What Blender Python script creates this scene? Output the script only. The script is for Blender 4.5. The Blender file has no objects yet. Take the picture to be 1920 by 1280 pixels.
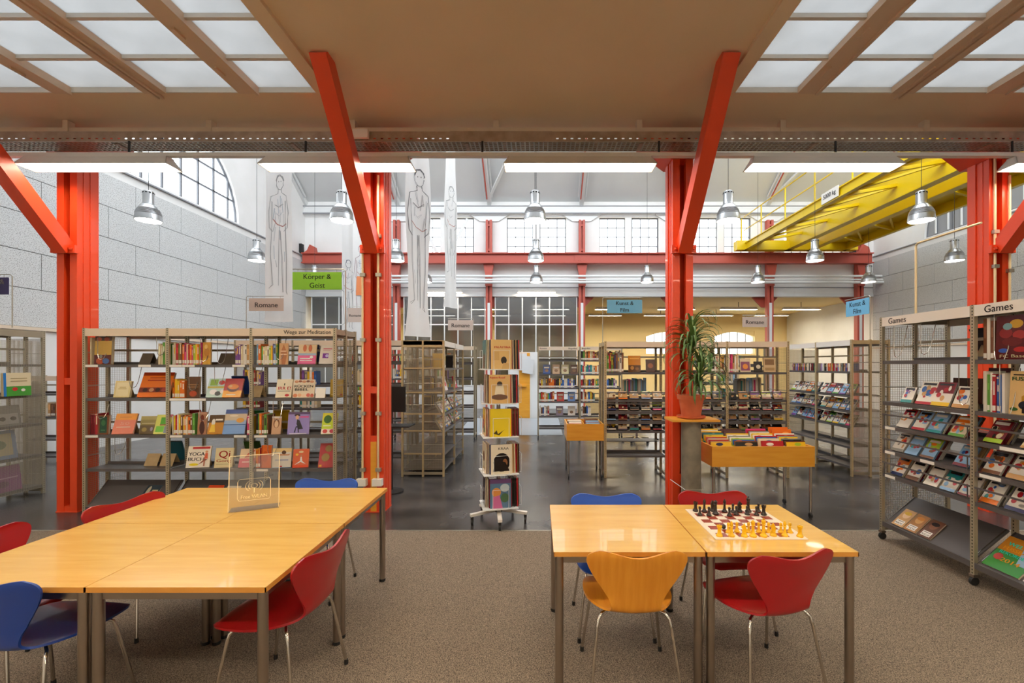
import bpy, bmesh, math, random
from mathutils import Matrix, Vector
R = math.radians
sc = bpy.context.scene
COL = sc.collection
def L(*c):
    if len(c) == 1: c = tuple(int(c[0][i:i+2], 16) for i in (0, 2, 4))
    return tuple(((x/255)/12.92 if x/255 <= .04045 else ((x/255+.055)/1.055)**2.4) for x in c)
# ------------------------------------------------------------------ camera, world, light, exposure
F, CX, CY, CH = 840.0, 1009.0, 684.0, 1.71        # focal length and vanishing point in 1920x1280 pixels, eye height
cam = bpy.data.cameras.new('camera'); camo = bpy.data.objects.new('camera', cam); COL.objects.link(camo)
camo.location = (0, 0, CH); camo.rotation_euler = (R(90), 0, 0)
cam.sensor_width = 36; cam.lens = 36*F/1920
cam.shift_x = (960-CX)/1920; cam.shift_y = (CY-640)/1920
cam.clip_start = .05; cam.clip_end = 200
sc.camera = camo
def P(px, py, Y): return ((px-CX)*Y/F, CH-(py-CY)*Y/F)      # pixel at depth Y -> X, Z
def G(px, py, z=0.0):                                        # pixel on a level plane -> X, Y
    Y = (CH-z)*F/(py-CY); return ((px-CX)*Y/F, Y)
w = bpy.data.worlds.new('overcast_sky'); sc.world = w; w.use_nodes = True
w.node_tree.nodes['Background'].inputs[0].default_value = (.93, .97, 1.0, 1)
w.node_tree.nodes['Background'].inputs[1].default_value = 3.3
sc.view_settings.view_transform = 'Standard'; sc.view_settings.look = 'None'
sc.view_settings.exposure = 0.55; sc.view_settings.gamma = 1.0; sc.view_settings.use_curve_mapping = False
cy = sc.cycles
cy.max_bounces = 8; cy.diffuse_bounces = 5; cy.glossy_bounces = 3; cy.transmission_bounces = 6; cy.transparent_max_bounces = 16
cy.caustics_reflective = False; cy.caustics_refractive = False; cy.sample_clamp_indirect = 6.0
TUBE, BELL = 20.0, 12.0                                      # strength of the strip lights and of the pendant lamps
def portal(name, loc, rot, sx, sy):                          # guides sky light through an opening, adds no light
    l = bpy.data.lights.new(name, 'AREA'); l.shape = 'RECTANGLE'; l.size = sx; l.size_y = sy
    l.cycles.is_portal = True
    o = bpy.data.objects.new(name, l); o.location = loc; o.rotation_euler = rot; COL.objects.link(o)
# ------------------------------------------------------------------ materials
def nmat(name):
    m = bpy.data.materials.new(name); m.use_nodes = True
    return m, m.node_tree.nodes, m.node_tree.links, m.node_tree.nodes['Principled BSDF']
def mat(name, col, rough=.5, metal=0.0, emit=None, coat=0, spec=None):
    m, n, l, b = nmat(name)
    b.inputs['Base Color'].default_value = (*col[:3], 1); b.inputs['Roughness'].default_value = rough
    b.inputs['Metallic'].default_value = metal; b.inputs['Coat Weight'].default_value = coat
    if spec is not None: b.inputs['Specular IOR Level'].default_value = spec
    if emit: b.inputs['Emission Color'].default_value = (*emit[0], 1); b.inputs['Emission Strength'].default_value = emit[1]
    return m
def noisy(name, c0, c1, scale, rough=.6, metal=0, lo=.35, hi=.65, detail=4, bump=0, stretch=(1, 1, 1), rr=None, coat=0):
    m, n, l, b = nmat(name)
    tc = n.new('ShaderNodeTexCoord'); mp = n.new('ShaderNodeMapping'); mp.inputs['Scale'].default_value = stretch
    nz = n.new('ShaderNodeTexNoise'); nz.inputs['Scale'].default_value = scale; nz.inputs['Detail'].default_value = detail
    cr = n.new('ShaderNodeValToRGB'); cr.color_ramp.elements[0].position = lo; cr.color_ramp.elements[1].position = hi
    cr.color_ramp.elements[0].color = (*c0, 1); cr.color_ramp.elements[1].color = (*c1, 1)
    l.new(tc.outputs['Object'], mp.inputs[0]); l.new(mp.outputs[0], nz.inputs['Vector'])
    l.new(nz.outputs['Fac'], cr.inputs[0]); l.new(cr.outputs[0], b.inputs['Base Color'])
    b.inputs['Roughness'].default_value = rough; b.inputs['Metallic'].default_value = metal; b.inputs['Coat Weight'].default_value = coat
    if rr:
        mr = n.new('ShaderNodeMapRange'); mr.inputs['To Min'].default_value = rr[0]; mr.inputs['To Max'].default_value = rr[1]
        l.new(nz.outputs['Fac'], mr.inputs[0]); l.new(mr.outputs[0], b.inputs['Roughness'])
    if bump:
        bp = n.new('ShaderNodeBump'); bp.inputs['Strength'].default_value = bump; bp.inputs['Distance'].default_value = .004
        l.new(nz.outputs['Fac'], bp.inputs['Height']); l.new(bp.outputs[0], b.inputs['Normal'])
    return m
def glassy(name, tint, gloss=.08, rough=.02):
    m, n, l, b = nmat(name); n.remove(b)
    t = n.new('ShaderNodeBsdfTransparent'); t.inputs[0].default_value = (*tint, 1)
    g = n.new('ShaderNodeBsdfGlossy'); g.inputs['Roughness'].default_value = rough
    x = n.new('ShaderNodeMixShader'); x.inputs[0].default_value = gloss
    l.new(t.outputs[0], x.inputs[1]); l.new(g.outputs[0], x.inputs[2]); l.new(x.outputs[0], n['Material Output'].inputs[0])
    return m
def frosted(name, col, k=1.0):
    m, n, l, b = nmat(name); n.remove(b)
    t = n.new('ShaderNodeBsdfTranslucent'); d = n.new('ShaderNodeBsdfDiffuse'); d.inputs[0].default_value = (.45, .46, .47, 1) if k == 1.0 else (.9, .9, .89, 1)
    tc = n.new('ShaderNodeTexCoord'); nz = n.new('ShaderNodeTexNoise'); nz.inputs['Scale'].default_value = 2.2; nz.inputs['Detail'].default_value = 6
    cr = n.new('ShaderNodeValToRGB'); cr.color_ramp.elements[0].position = .3; cr.color_ramp.elements[1].position = .6
    cr.color_ramp.elements[0].color = (*[c*.9 for c in col], 1); cr.color_ramp.elements[1].color = (*col, 1)
    l.new(tc.outputs['Object'], nz.inputs['Vector']); l.new(nz.outputs['Fac'], cr.inputs[0]); l.new(cr.outputs[0], t.inputs[0])
    a = n.new('ShaderNodeMixShader'); a.inputs[0].default_value = .12 if k == 1.0 else k
    l.new(t.outputs[0], a.inputs[1]); l.new(d.outputs[0], a.inputs[2]); l.new(a.outputs[0], n['Material Output'].inputs[0])
    return m
def printed(name, rough=.45):
    m, n, l, b = nmat(name); a = n.new('ShaderNodeAttribute'); a.attribute_name = 'Col'
    l.new(a.outputs['Color'], b.inputs['Base Color']); b.inputs['Roughness'].default_value = rough
    return m
def perforated(name, base, metal, rough, pitch, radius):
    # small round holes in a row of dots: dark dots on the steel
    m, n, l, b = nmat(name)
    tc = n.new('ShaderNodeTexCoord'); sx = n.new('ShaderNodeSeparateXYZ'); l.new(tc.outputs['Object'], sx.inputs[0])
    md = n.new('ShaderNodeMath'); md.operation = 'PINGPONG'; md.inputs[1].default_value = pitch/2; l.new(sx.outputs['Z'], md.inputs[0])
    lt = n.new('ShaderNodeMath'); lt.operation = 'LESS_THAN'; lt.inputs[1].default_value = radius; l.new(md.outputs[0], lt.inputs[0])
    ab = n.new('ShaderNodeMath'); ab.operation = 'ABSOLUTE'; l.new(sx.outputs['X'], ab.inputs[0])
    l2 = n.new('ShaderNodeMath'); l2.operation = 'LESS_THAN'; l2.inputs[1].default_value = .0045; l.new(ab.outputs[0], l2.inputs[0])
    mu = n.new('ShaderNodeMath'); mu.operation = 'MULTIPLY'; l.new(lt.outputs[0], mu.inputs[0]); l.new(l2.outputs[0], mu.inputs[1])
    mx = n.new('ShaderNodeMix'); mx.data_type = 'RGBA'; mx.inputs[6].default_value = (*base, 1); mx.inputs[7].default_value = (.015, .014, .012, 1)
    l.new(mu.outputs[0], mx.inputs[0]); l.new(mx.outputs[2], b.inputs['Base Color'])
    b.inputs['Metallic'].default_value = metal; b.inputs['Roughness'].default_value = rough
    return m
def mesh_sheet(name, col, pitch=.012, wire=.3):
    # a woven wire sheet too fine to build: square holes let the light through
    m, n, l, b = nmat(name)
    b.inputs['Base Color'].default_value = (*col, 1); b.inputs['Metallic'].default_value = .5; b.inputs['Roughness'].default_value = .45
    tc = n.new('ShaderNodeTexCoord'); sx = n.new('ShaderNodeSeparateXYZ'); l.new(tc.outputs['Object'], sx.inputs[0])
    outs = []
    for ax in 'XYZ':
        md = n.new('ShaderNodeMath'); md.operation = 'PINGPONG'; md.inputs[1].default_value = pitch/2; l.new(sx.outputs[ax], md.inputs[0])
        gt = n.new('ShaderNodeMath'); gt.operation = 'LESS_THAN'; gt.inputs[1].default_value = pitch/2*wire; l.new(md.outputs[0], gt.inputs[0]); outs.append(gt)
    ge = n.new('ShaderNodeNewGeometry')
    a = n.new('ShaderNodeMath'); a.operation = 'MAXIMUM'; l.new(outs[0].outputs[0], a.inputs[0]); l.new(outs[2].outputs[0], a.inputs[1])
    t = n.new('ShaderNodeBsdfTransparent'); x = n.new('ShaderNodeMixShader')
    l.new(a.outputs[0], x.inputs[0]); l.new(t.outputs[0], x.inputs[1]); l.new(b.outputs[0], x.inputs[2]); l.new(x.outputs[0], n['Material Output'].inputs[0])
    return m
M = dict(
    carpet=noisy('carpet_pile', L(64, 54, 45), L(158, 142, 123), 190, .95, lo=.36, hi=.64, detail=5, bump=.6),
    floor=noisy('dark_polished_floor', L(40, 39, 40), L(88, 84, 82), 1.6, .2, lo=.3, hi=.75, detail=10, rr=(.12, .36)),
    ceil=noisy('cream_ceiling', L(222, 200, 168), L(228, 206, 176), .8, .85),
    ceilbar=mat('cream_bar', L(214, 190, 164), .6),
    white=noisy('white_wall', L(232, 232, 230), L(238, 238, 237), 1.2, .8),
    roof=noisy('roof_boards', L(212, 214, 214), L(220, 222, 222), .6, .8),
    wool=noisy('woodwool_slab', L(138, 138, 136), L(216, 218, 218), 70, .95, lo=.34, hi=.49, detail=6, bump=.5),
    joint=mat('dark_joint', L(96, 96, 94), .9),
    cream=mat('cream_wall', L(244, 222, 166), .8),
    orange=mat('orange_red_paint', L(224, 70, 28), .38, coat=.15),
    rail=mat('hazed_red_paint', L(184, 82, 66), .45),  # red of the far steel, paled by distance haze put into the colour
    yellow=mat('crane_yellow', L(228, 196, 10), .4, coat=.1),
    steelw=mat('white_steel', L(226, 228, 228), .45),
    tray=noisy('zinc_tray', L(150, 130, 112), L(172, 152, 134), 9, .5, metal=.35),
    zinc=mat('galvanised_steel', L(176, 172, 160), .35, metal=.75),
    post=perforated('perforated_post', L(182, 172, 148), .55, .42, .025, .006),
    postw=perforated('perforated_tan_post', L(196, 176, 136), .35, .45, .025, .006),
    board=mat('graphite_shelf', L(88, 84, 84), .38),
    header=mat('header_cream', L(226, 208, 186), .5),
    headerw=mat('header_white', L(232, 226, 218), .45),
    wire=mat('mesh_wire', L(168, 158, 138), .45, metal=.5),
    sheet=mesh_sheet('wire_sheet', L(186, 176, 156), wire=.2),
    chrome=mat('chrome', L(205, 200, 192), .12, metal=1.0),
    legs=mat('brushed_steel', L(168, 158, 148), .28, metal=1.0),
    alu=mat('spun_aluminium', L(186, 188, 190), .3, metal=1.0),
    black=mat('black_rubber', (.012, .012, .012), .6),
    darkm=mat('dark_metal', L(48, 46, 46), .4, metal=.3),
    beech=noisy('beech_veneer', L(218, 172, 84), L(226, 182, 94), 3, .24, stretch=(1, 9, 9), coat=.25, detail=6),
    beechedge=mat('beech_edge', L(214, 148, 62), .4),
    honey=noisy('honey_wood', L(222, 152, 44), L(230, 164, 56), 3, .38, stretch=(1, 1, 8), coat=.1, detail=6),
    red=mat('red_lacquer', L(164, 10, 22), .3, coat=.3),
    blue=mat('blue_lacquer', L(26, 84, 190), .32, coat=.3),
    navy=mat('deep_blue_lacquer', L(22, 62, 146), .32, coat=.3),
    oak=noisy('oiled_beech_shell', L(216, 138, 34), L(226, 152, 48), 4, .33, stretch=(9, 1, 1), coat=.25, detail=5),
    print=printed('printed_paper'), gloss=printed('glossy_print', .22),
    glass=glassy('window_glass', (.95, .97, .98), .05), tint=glassy('smoked_glass', L(158, 164, 170), .22, .12),
    acryl=glassy('acrylic', (.95, .93, .88), .12, .08), frost=frosted('frosted_pane', (.45, .455, .46)),
    addedglass=glassy('added_roof_glass', (.97, .98, 1.0), .03),
    frostac=glassy('acrylic_foot', (.9, .88, .86), .3, .25), etched=mat('etched_line', L(255, 236, 190), .5), ink=mat('black_ink', L(34, 32, 34), .6),
    tubefill=mat('added_fill_diffuser', (1, 1, 1), .5, emit=((1.0, .87, .68), 38.0)), tubefar=mat('lit_diffuser_far', (1, 1, 1), .5, emit=((1.0, .86, .62), 40.0)), tube=mat('lit_diffuser', (1, 1, 1), .5, emit=((1.0, .86, .66), TUBE)), bulb=mat('lit_lamp', (1, 1, 1), .5, emit=((1.0, .93, .82), BELL)),  # rear row diffuser is an added fill, extra strong for the bookcase
    lampw=mat('lamp_white_steel', L(216, 212, 204), .4), stick=mat('white_label', L(238, 234, 226), .5),
    card=noisy('brown_card', L(176, 150, 110), L(186, 160, 120), 12, .8), tentd=mat('dark_card', L(92, 78, 62), .7),
    terra=noisy('terracotta', L(190, 92, 56), L(206, 108, 68), 7, .8), leafm=noisy('leaf', L(58, 96, 44), L(120, 150, 84), 5, .45, stretch=(1, 1, 1)),
    bark=noisy('bark', L(120, 92, 60), L(160, 126, 88), 14, .9), soil=mat('soil', L(50, 38, 28), .95),
    drum=noisy('mottled_board', L(98, 90, 78), L(142, 132, 114), 6, .5, lo=.3, hi=.7, detail=6),
    cloth=frosted('sheer_fabric', (.88, .88, .88), .5), green=mat('sign_green', L(112, 168, 28), .5), skyb=mat('sign_blue', L(112, 182, 220), .5),
    beige=mat('sign_beige', L(206, 188, 176), .5), navys=mat('sign_navy', L(44, 40, 96), .5),
    chessb=mat('chess_black', L(42, 30, 24), .35), chessy=mat('chess_yellow', L(238, 184, 10), .4),
    pipe=mat('conduit', L(236, 214, 170), .35, metal=.2), newsp=mat('newsprint', L(210, 212, 214), .8), pale=mat('pale_ramp', L(150, 158, 166), .35),
    darkg=mat('grey_window_bar', L(112, 114, 120), .5), greyw=mat('grey_shutter', L(150, 152, 156), .5), shade=mat('white_plastic', L(234, 230, 222), .4),
)
# ------------------------------------------------------------------ mesh helpers
class MB:
    def __init__(s): s.v = []; s.f = []; s.m = []; s.c = []; s.T = None
    def add(s, vs, fs, mi=0, col=(1, 1, 1)):
        o = len(s.v)
        s.v += [tuple(s.T @ Vector(v)) for v in vs] if s.T is not None else [tuple(v) for v in vs]
        for f in fs: s.f.append([o+i for i in f]); s.m.append(mi); s.c.append(col)
        return s
    def box(s, x0, x1, y0, y1, z0, z1, mi=0, col=(1, 1, 1)):
        return s.add([(x0, y0, z0), (x1, y0, z0), (x1, y1, z0), (x0, y1, z0), (x0, y0, z1), (x1, y0, z1), (x1, y1, z1), (x0, y1, z1)],
                     [(3, 2, 1, 0), (4, 5, 6, 7), (0, 1, 5, 4), (1, 2, 6, 5), (2, 3, 7, 6), (3, 0, 4, 7)], mi, col)
    def prism(s, poly, a, b, ax='y', mi=0, col=(1, 1, 1)):
        n = len(poly)
        def pt(u, v, t): return (u, t, v) if ax == 'y' else (t, u, v) if ax == 'x' else (u, v, t)
        vs = [pt(u, v, a) for u, v in poly]+[pt(u, v, b) for u, v in poly]
        return s.add(vs, [tuple(range(n))[::-1], tuple(range(n, 2*n))]+[(i, (i+1) % n, n+(i+1) % n, n+i) for i in range(n)], mi, col)
    def bar(s, p0, p1, wx, wz, up=(0, 0, 1), mi=0, col=(1, 1, 1)):       # rectangular bar between two points
        p0 = Vector(p0); p1 = Vector(p1); d = (p1-p0).normalized(); u = Vector(up)
        a = d.cross(u)
        if a.length < 1e-4: a = d.cross(Vector((0, 1, 0)))
        a.normalize(); b = a.cross(d).normalized(); a *= wx/2; b *= wz/2
        return s.add([p0-a-b, p0+a-b, p0+a+b, p0-a+b, p1-a-b, p1+a-b, p1+a+b, p1-a+b],
                     [(3, 2, 1, 0), (4, 5, 6, 7), (0, 1, 5, 4), (1, 2, 6, 5), (2, 3, 7, 6), (3, 0, 4, 7)], mi, col)
    def tube(s, pts, r, n=8, mi=0, col=(1, 1, 1), caps=True):
        pts = [Vector(p) for p in pts]; rs = r if isinstance(r, (list, tuple)) else [r]*len(pts)
        vs = []; fs = []; pa = None
        for i, p in enumerate(pts):
            d = (pts[min(i+1, len(pts)-1)]-pts[max(i-1, 0)]).normalized()
            if pa is None: a = d.orthogonal().normalized()
            else:
                a = pa-d*pa.dot(d); a = a.normalized() if a.length > 1e-6 else d.orthogonal().normalized()
            pa = a; b = d.cross(a)
            for k in range(n):
                t = 2*math.pi*k/n; vs.append(p+(a*math.cos(t)+b*math.sin(t))*rs[i])
        for i in range(len(pts)-1):
            for k in range(n): fs.append((i*n+k, i*n+(k+1) % n, (i+1)*n+(k+1) % n, (i+1)*n+k))
        if caps: fs += [tuple(range(n))[::-1], tuple(range((len(pts)-1)*n, len(pts)*n))]
        return s.add(vs, fs, mi, col)
    def lathe(s, prof, n=16, c=(0, 0, 0), mi=0, col=(1, 1, 1), caps=(True, True)):
        vs = []; fs = []
        for r, z in prof:
            for k in range(n):
                t = 2*math.pi*k/n; vs.append((c[0]+r*math.cos(t), c[1]+r*math.sin(t), c[2]+z))
        for i in range(len(prof)-1):
            for k in range(n): fs.append((i*n+k, i*n+(k+1) % n, (i+1)*n+(k+1) % n, (i+1)*n+k))
        if caps[0]: fs.append(tuple(range(n))[::-1])
        if caps[1]: fs.append(tuple(range((len(prof)-1)*n, len(prof)*n)))
        return s.add(vs, fs, mi, col)
    def mesh(s, name, mats, smooth=False):
        me = bpy.data.meshes.new(name); me.from_pydata(s.v, [], s.f)
        for m in mats if isinstance(mats, (list, tuple)) else [mats]: me.materials.append(M[m] if isinstance(m, str) else m)
        if any(s.m): me.polygons.foreach_set('material_index', s.m)
        if any(c != (1, 1, 1) for c in s.c):
            ca = me.color_attributes.new('Col', 'FLOAT_COLOR', 'CORNER'); d = []
            for f, c in zip(s.f, s.c): d += [*c, 1.0]*len(f)
            ca.data.foreach_set('color', d)
        if smooth: me.polygons.foreach_set('use_smooth', [True]*len(s.f)); me.set_sharp_from_angle(angle=R(38))
        me.update(); return me
    def build(s, name, mats, parent=None, smooth=False, kind=None):
        o = bpy.data.objects.new(name, s.mesh(name, mats, smooth)); COL.objects.link(o)
        if parent is not None: o.parent = parent
        if kind: o['kind'] = kind
        return o
def inst(me, name, parent, loc=(0, 0, 0), rz=0, mw=None):
    o = bpy.data.objects.new(name, me); COL.objects.link(o); o.location = loc; o.rotation_euler = (0, 0, rz)
    if parent is not None: o.parent = parent
    if mw is not None: o.matrix_world = mw
    return o
def tag(o, label, cat, group=None):
    o['label'] = label; o['category'] = cat
    if group: o['group'] = group
    return o
def thing(name, label, cat, loc=(0, 0, 0), rz=0, group=None, mw=None):
    o = bpy.data.objects.new(name, None); COL.objects.link(o); o.empty_display_size = .1
    o.location = loc; o.rotation_euler = (0, 0, rz)
    if mw is not None: o.matrix_world = mw
    return tag(o, label, cat, group)
def struct(name, mb, mats, parent=None, smooth=False):
    return mb.build(name, mats, parent, smooth, kind=None if parent else 'structure')
def sempty(name, loc=(0, 0, 0)):
    o = bpy.data.objects.new(name, None); COL.objects.link(o); o.location = loc; o['kind'] = 'structure'; return o
def dup(root, loc=None, rz=None, label=None, parent=None):
    r = root.copy(); COL.objects.link(r); r.parent = parent
    if loc is not None: r.location = loc
    if rz is not None: r.rotation_euler = (0, 0, rz)
    if label: r['label'] = label
    for ch in root.children: dup(ch, parent=r)
    return r
_tc = {}
def text_geo(body):
    if body not in _tc:
        cu = bpy.data.curves.new('t', 'FONT'); cu.body = body; cu.align_x = 'CENTER'; cu.align_y = 'CENTER'; cu.resolution_u = 3; cu.size = 1
        ob = bpy.data.objects.new('t', cu); me = bpy.data.meshes.new_from_object(ob)
        _tc[body] = ([tuple(v.co) for v in me.vertices], [tuple(p.vertices) for p in me.polygons])
        bpy.data.objects.remove(ob); bpy.data.meshes.remove(me); bpy.data.curves.remove(cu)
    return _tc[body]
def text(mb, body, x, z, size, y=0, mi=0, col=(1, 1, 1), w=None, sx=1.0, rot=0, bold=0):
    # lettering in the local x-z plane, facing -y; w fits the line to that width
    vs, fs = text_geo(body)
    xs = [v[0] for v in vs]
    if w and xs: sx = w/((max(xs)-min(xs))*size)
    c, s_ = math.cos(rot), math.sin(rot)
    bold = bold or .012*size
    for dx in (-bold, bold):
        pts = [((v[0]*sx*size+dx), v[1]*size) for v in vs]
        mb.add([(x+a*c-b*s_, y, z+a*s_+b*c) for a, b in pts], [f for f in fs], mi, col)
# ================================================================== THE SETTING
XL, XR, YF, YB = -9.1, 13.1, 5.2, 17.5          # side walls, near column line, far wall of the hall
ZC, SL = 4.44, .65                              # aisle ceiling, roof slope
CXS = [-9.08, -5.47, -1.9, 1.69, 5.34, 8.95, 12.42]
def roofz(y): return 8.08+(YB-y)*SL if y > 11.4 else 8.08+(y-5.3)*SL
struct('floor', MB().box(XL, XR, 4.62, 24, -.1, 0), 'floor')
struct('floor_carpet', MB().box(XL, XR, -2.6, 4.62, -.1, .004), 'carpet')
struct('trim_1', MB().box(XL, XR, 4.612, 4.632, 0, .006), 'zinc')
# aisle ceiling with the two skylight openings
SKY = {1: [(-2.8, -2.2), (-3.73, -3.0), (-4.68, -3.95), (-5.6, -4.86), (-6.52, -5.8)],
       2: [(1.95, 2.6), (2.81, 3.54), (3.77, 4.5), (4.72, 5.45), (5.67, 6.4)]}
ROWS = [4.5-.472*i for i in range(11)]
YS0 = ROWS[-1]
c = MB()
for a, b, y0, y1 in ((XL, -6.52, -2.6, 5.15), (-2.2, 1.95, -2.6, 5.15), (6.4, XR, -2.6, 5.15), (-6.52, -2.2, 4.5, 5.15), (-6.52, -2.2, -2.6, YS0),
                     (1.95, 6.4, 4.5, 5.15), (1.95, 6.4, -2.6, YS0)):
    c.box(a, b, y0, y1, ZC, ZC+.2)
struct('ceiling', c, 'ceil')
for i, (a, b) in enumerate(((-2.2, -2.06), (1.81, 1.95))):
    struct('trim_%d' % (i+2), MB().box(a, b, YS0, 4.5, ZC-.035, ZC), 'ceil')
for k, cols in SKY.items():
    e = sempty('window_%d' % k, (0, 0, ZC))
    for i, (a, b) in enumerate(cols):
        pm = MB().box(-.5*(b-a), .5*(b-a), -.222, .222, .0, .012).mesh('pane', 'frost')
        for j in range(len(ROWS)-1):
            inst(pm, 'pane', e, ((a+b)/2, (ROWS[j]+ROWS[j+1])/2, .05))
        fb = MB()
        for j in range(1, len(ROWS)-1): fb.box(a, b, ROWS[j]-.017, ROWS[j]+.017, .015, .05)
        fb.box(a, b, ROWS[0]-.012, ROWS[0], .0, .06)
        fb.build('cross_bar', 'lampw', e)
        if i:
            p = cols[i-1]; x0, x1 = sorted((p[0] if k == 1 else p[1], b if k == 1 else a))
            fb = MB().box(x0, x1, YS0, ROWS[0], -.01, .07)
            m_ = (x0+x1)/2
            if i % 2 == 0: fb.box(m_-.035, m_-.012, YS0, ROWS[0]+.06, -.03, -.01).box(m_+.012, m_+.035, YS0, ROWS[0]+.06, -.03, -.01)
            else: fb.box(x1-.03, x1, YS0, ROWS[0], -.025, -.01)
            fb.build('glazing_bar', 'ceilbar', e)
            st = MB()
            for j in (1, 2, 3): st.box(m_-.05, m_-.03, ROWS[j]+.05, ROWS[j]+.17, -.03, -.008)
            st.build('catch', 'ceilbar', e)
    portal('skylight_portal', ((cols[0][0]+cols[-1][1])/2, (ROWS[0]+YS0)/2, ZC+.3), (0, 0, 0), 4.6, 5.0)
# side walls with a gable and an arched window each
def side_wall(name, x, s, ya, yb, zsill, lead):
    # s = +1: the room is on the +x side
    xo = x-.2*s; w_ = MB()
    lo, hi = min(x, xo), max(x, xo)
    w_.box(lo, hi, -2.6, 24, 0, zsill)
    w_.box(lo, hi, -2.6, 5.2, zsill, 8.1)
    r = (yb-ya)/2; ym = (ya+yb)/2
    arch = [(ym-r*math.cos(math.pi*i/20), zsill+r*math.sin(math.pi*i/20)) for i in range(21)]
    half = [(5.2, zsill)]+arch[:11]+[(ym, 12.6), (5.2, 8.1)]
    half2 = [(ym, 12.6)]+arch[10:]+[(24, zsill), (24, 8.1), (17.7, 8.1)]
    w_.prism(half, lo, hi, 'x'); w_.prism(half2, lo, hi, 'x')
    W = struct(name, w_, 'white')
    b_ = MB(); z0, z1 = 2.39, 5.72
    b_.box(min(x, x+.012*s), max(x, x+.012*s), 5.3, YB, z0, z1); b_.build('joint_backing', 'joint', W)
    zs = [2.39, 3.07, 3.73, 4.39, 5.05, 5.72]
    for ri in range(5):
        y = lead+(.64 if ri % 2 else 0)-1.28*6
        while y < YB:
            y0, y1 = max(y, 5.3), min(y+1.28, YB-.005)
            if y1-y0 > .05:
                MB().box(min(x, x+.03*s), max(x, x+.03*s), y0+.006, y1-.006, zs[ri]+.006, zs[ri+1]-.006).build('panel', 'wool', W)
            y += 1.28
    MB().box(min(x, x+.05*s), max(x, x+.05*s), 5.3, YB, 2.33, 2.39).build('batten', 'header', W)
    MB().box(min(x, x+.05*s), max(x, x+.05*s), 5.3, YB, zsill-.09, zsill-.06).build('ledge', 'greyw', W)
    return W, arch, ym, r
WL, arch, ym, r = side_wall('wall_left', XL, 1, 9.43, 13.63, 6.0, 10.1)
def arch_window(n, x, ym, r, z, paned, gmat):
    e = sempty('window_%d' % n, (x, ym, z)); f = MB()
    k = int(2*r/paned)
    for i in range(-k//2, k//2+1):
        y = i*paned
        if abs(y) < r: f.box(-.02, .02, y-.022, y+.022, 0, math.sqrt(r*r-y*y))
    for j in range(0, k//2+1):
        zz = j*paned*1.05
        if zz < r: h = math.sqrt(r*r-zz*zz); f.box(-.02, .02, -h, h, zz, zz+.045)
    f.tube([(0, -r*math.cos(math.pi*i/24), r*math.sin(math.pi*i/24)) for i in range(25)], .035, 6)
    f.build('glazing_bars', 'darkg', e)
    pts = [(-r*math.cos(math.pi*i/24), r*math.sin(math.pi*i/24)) for i in range(25)]
    MB().prism(pts, -.006, .006, 'x').build('pane', gmat, e)
    return e
arch_window(3, XL-.1, ym, r, 6.0, .58, 'glass')
portal('left_arch_portal', (XL-.25, ym, 7.0), (0, R(-90), 0), 2.2, 4.2)
WR, arch, ym2, r2 = side_wall('wall_right', XR, -1, 11.0, 15.2, 6.0, 10.3)
e4 = arch_window(4, XR+.1, ym2, r2, 6.0, .58, 'greyw')
for i in range(9): MB().tube([(-.06, -1.9+i*.45, .05), (-.06, -1.9+i*.45, 1.0)], .03, 6).build('shutter_bar', 'steelw', e4)
struct('wall_rear', MB().box(XL, XR, -2.8, -2.6, 0, 4.6), 'white')
struct('wall_front_upper', MB().box(XL, XR, 5.15, 5.35, ZC, 8.1), 'white')
# the hall roof: far slope boarded, near slope unseen, its glazing added to let sky light in
zr = 8.08+(YB-11.4)*SL
ro = MB().prism([(YB+.2, 8.08-.13), (YB+.2, 8.08+.12), (11.4, zr+.25), (11.4, zr)], XL, XR, 'x')
ro.prism([(5.2, 8.02), (5.9, 8.02+.7*SL), (5.9, 8.27+.7*SL), (5.2, 8.27)], XL, XR, 'x')
struct('ceiling_hall', ro, 'roof')
e = sempty('window_5', (0, 0, 0))
for i in range(6):
    a = XL+i*3.7+.06; b = a+3.58
    MB().add([(a, 5.9, 8.2+.7*SL), (b, 5.9, 8.2+.7*SL), (b, 11.4, zr+.1), (a, 11.4, zr+.1)], [(0, 1, 2, 3)]).build('pane', 'addedglass', e)
    MB().bar((a-.06, 5.9, 8.2+.7*SL), (a-.06, 11.4, zr+.1), .1, .14).build('glazing_bar', 'steelw', e)
portal('roof_portal', ((XL+XR)/2, 8.6, (8.2+zr)/2+.9), (math.atan(SL), 0, 0), 22, 6.7)
for i, x in enumerate(CXS):
    t = struct('trim_%d' % (10+i), MB().bar((x, YB, 8.0), (x, 11.4, zr-.1), .16, .2).bar((x-.14, YB-.3, 8.16), (x-.14, 11.4, zr-.02), .05, .06).bar((x+.14, YB-.3, 8.16), (x+.14, 11.4, zr-.02), .05, .06), 'steelw')
    t.name = 'rafter'; t['kind'] = 'structure'
    MB().tube([(x-.06, YB-.35, 8.05), (x-.06, 11.8, zr-.45)], .025, 6).build('sprinkler_pipe', 'rail', t)
for (x0, x1) in ((-1.9, .1), (5.34, 3.4), (-5.47, -7.3), (8.95, 10.8)):
    struct('roof_brace', MB().bar((x0, YB-.25, 8.1), (x1, 13.9, roofz(13.9)-.12), .1, .07), 'steelw')
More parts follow.
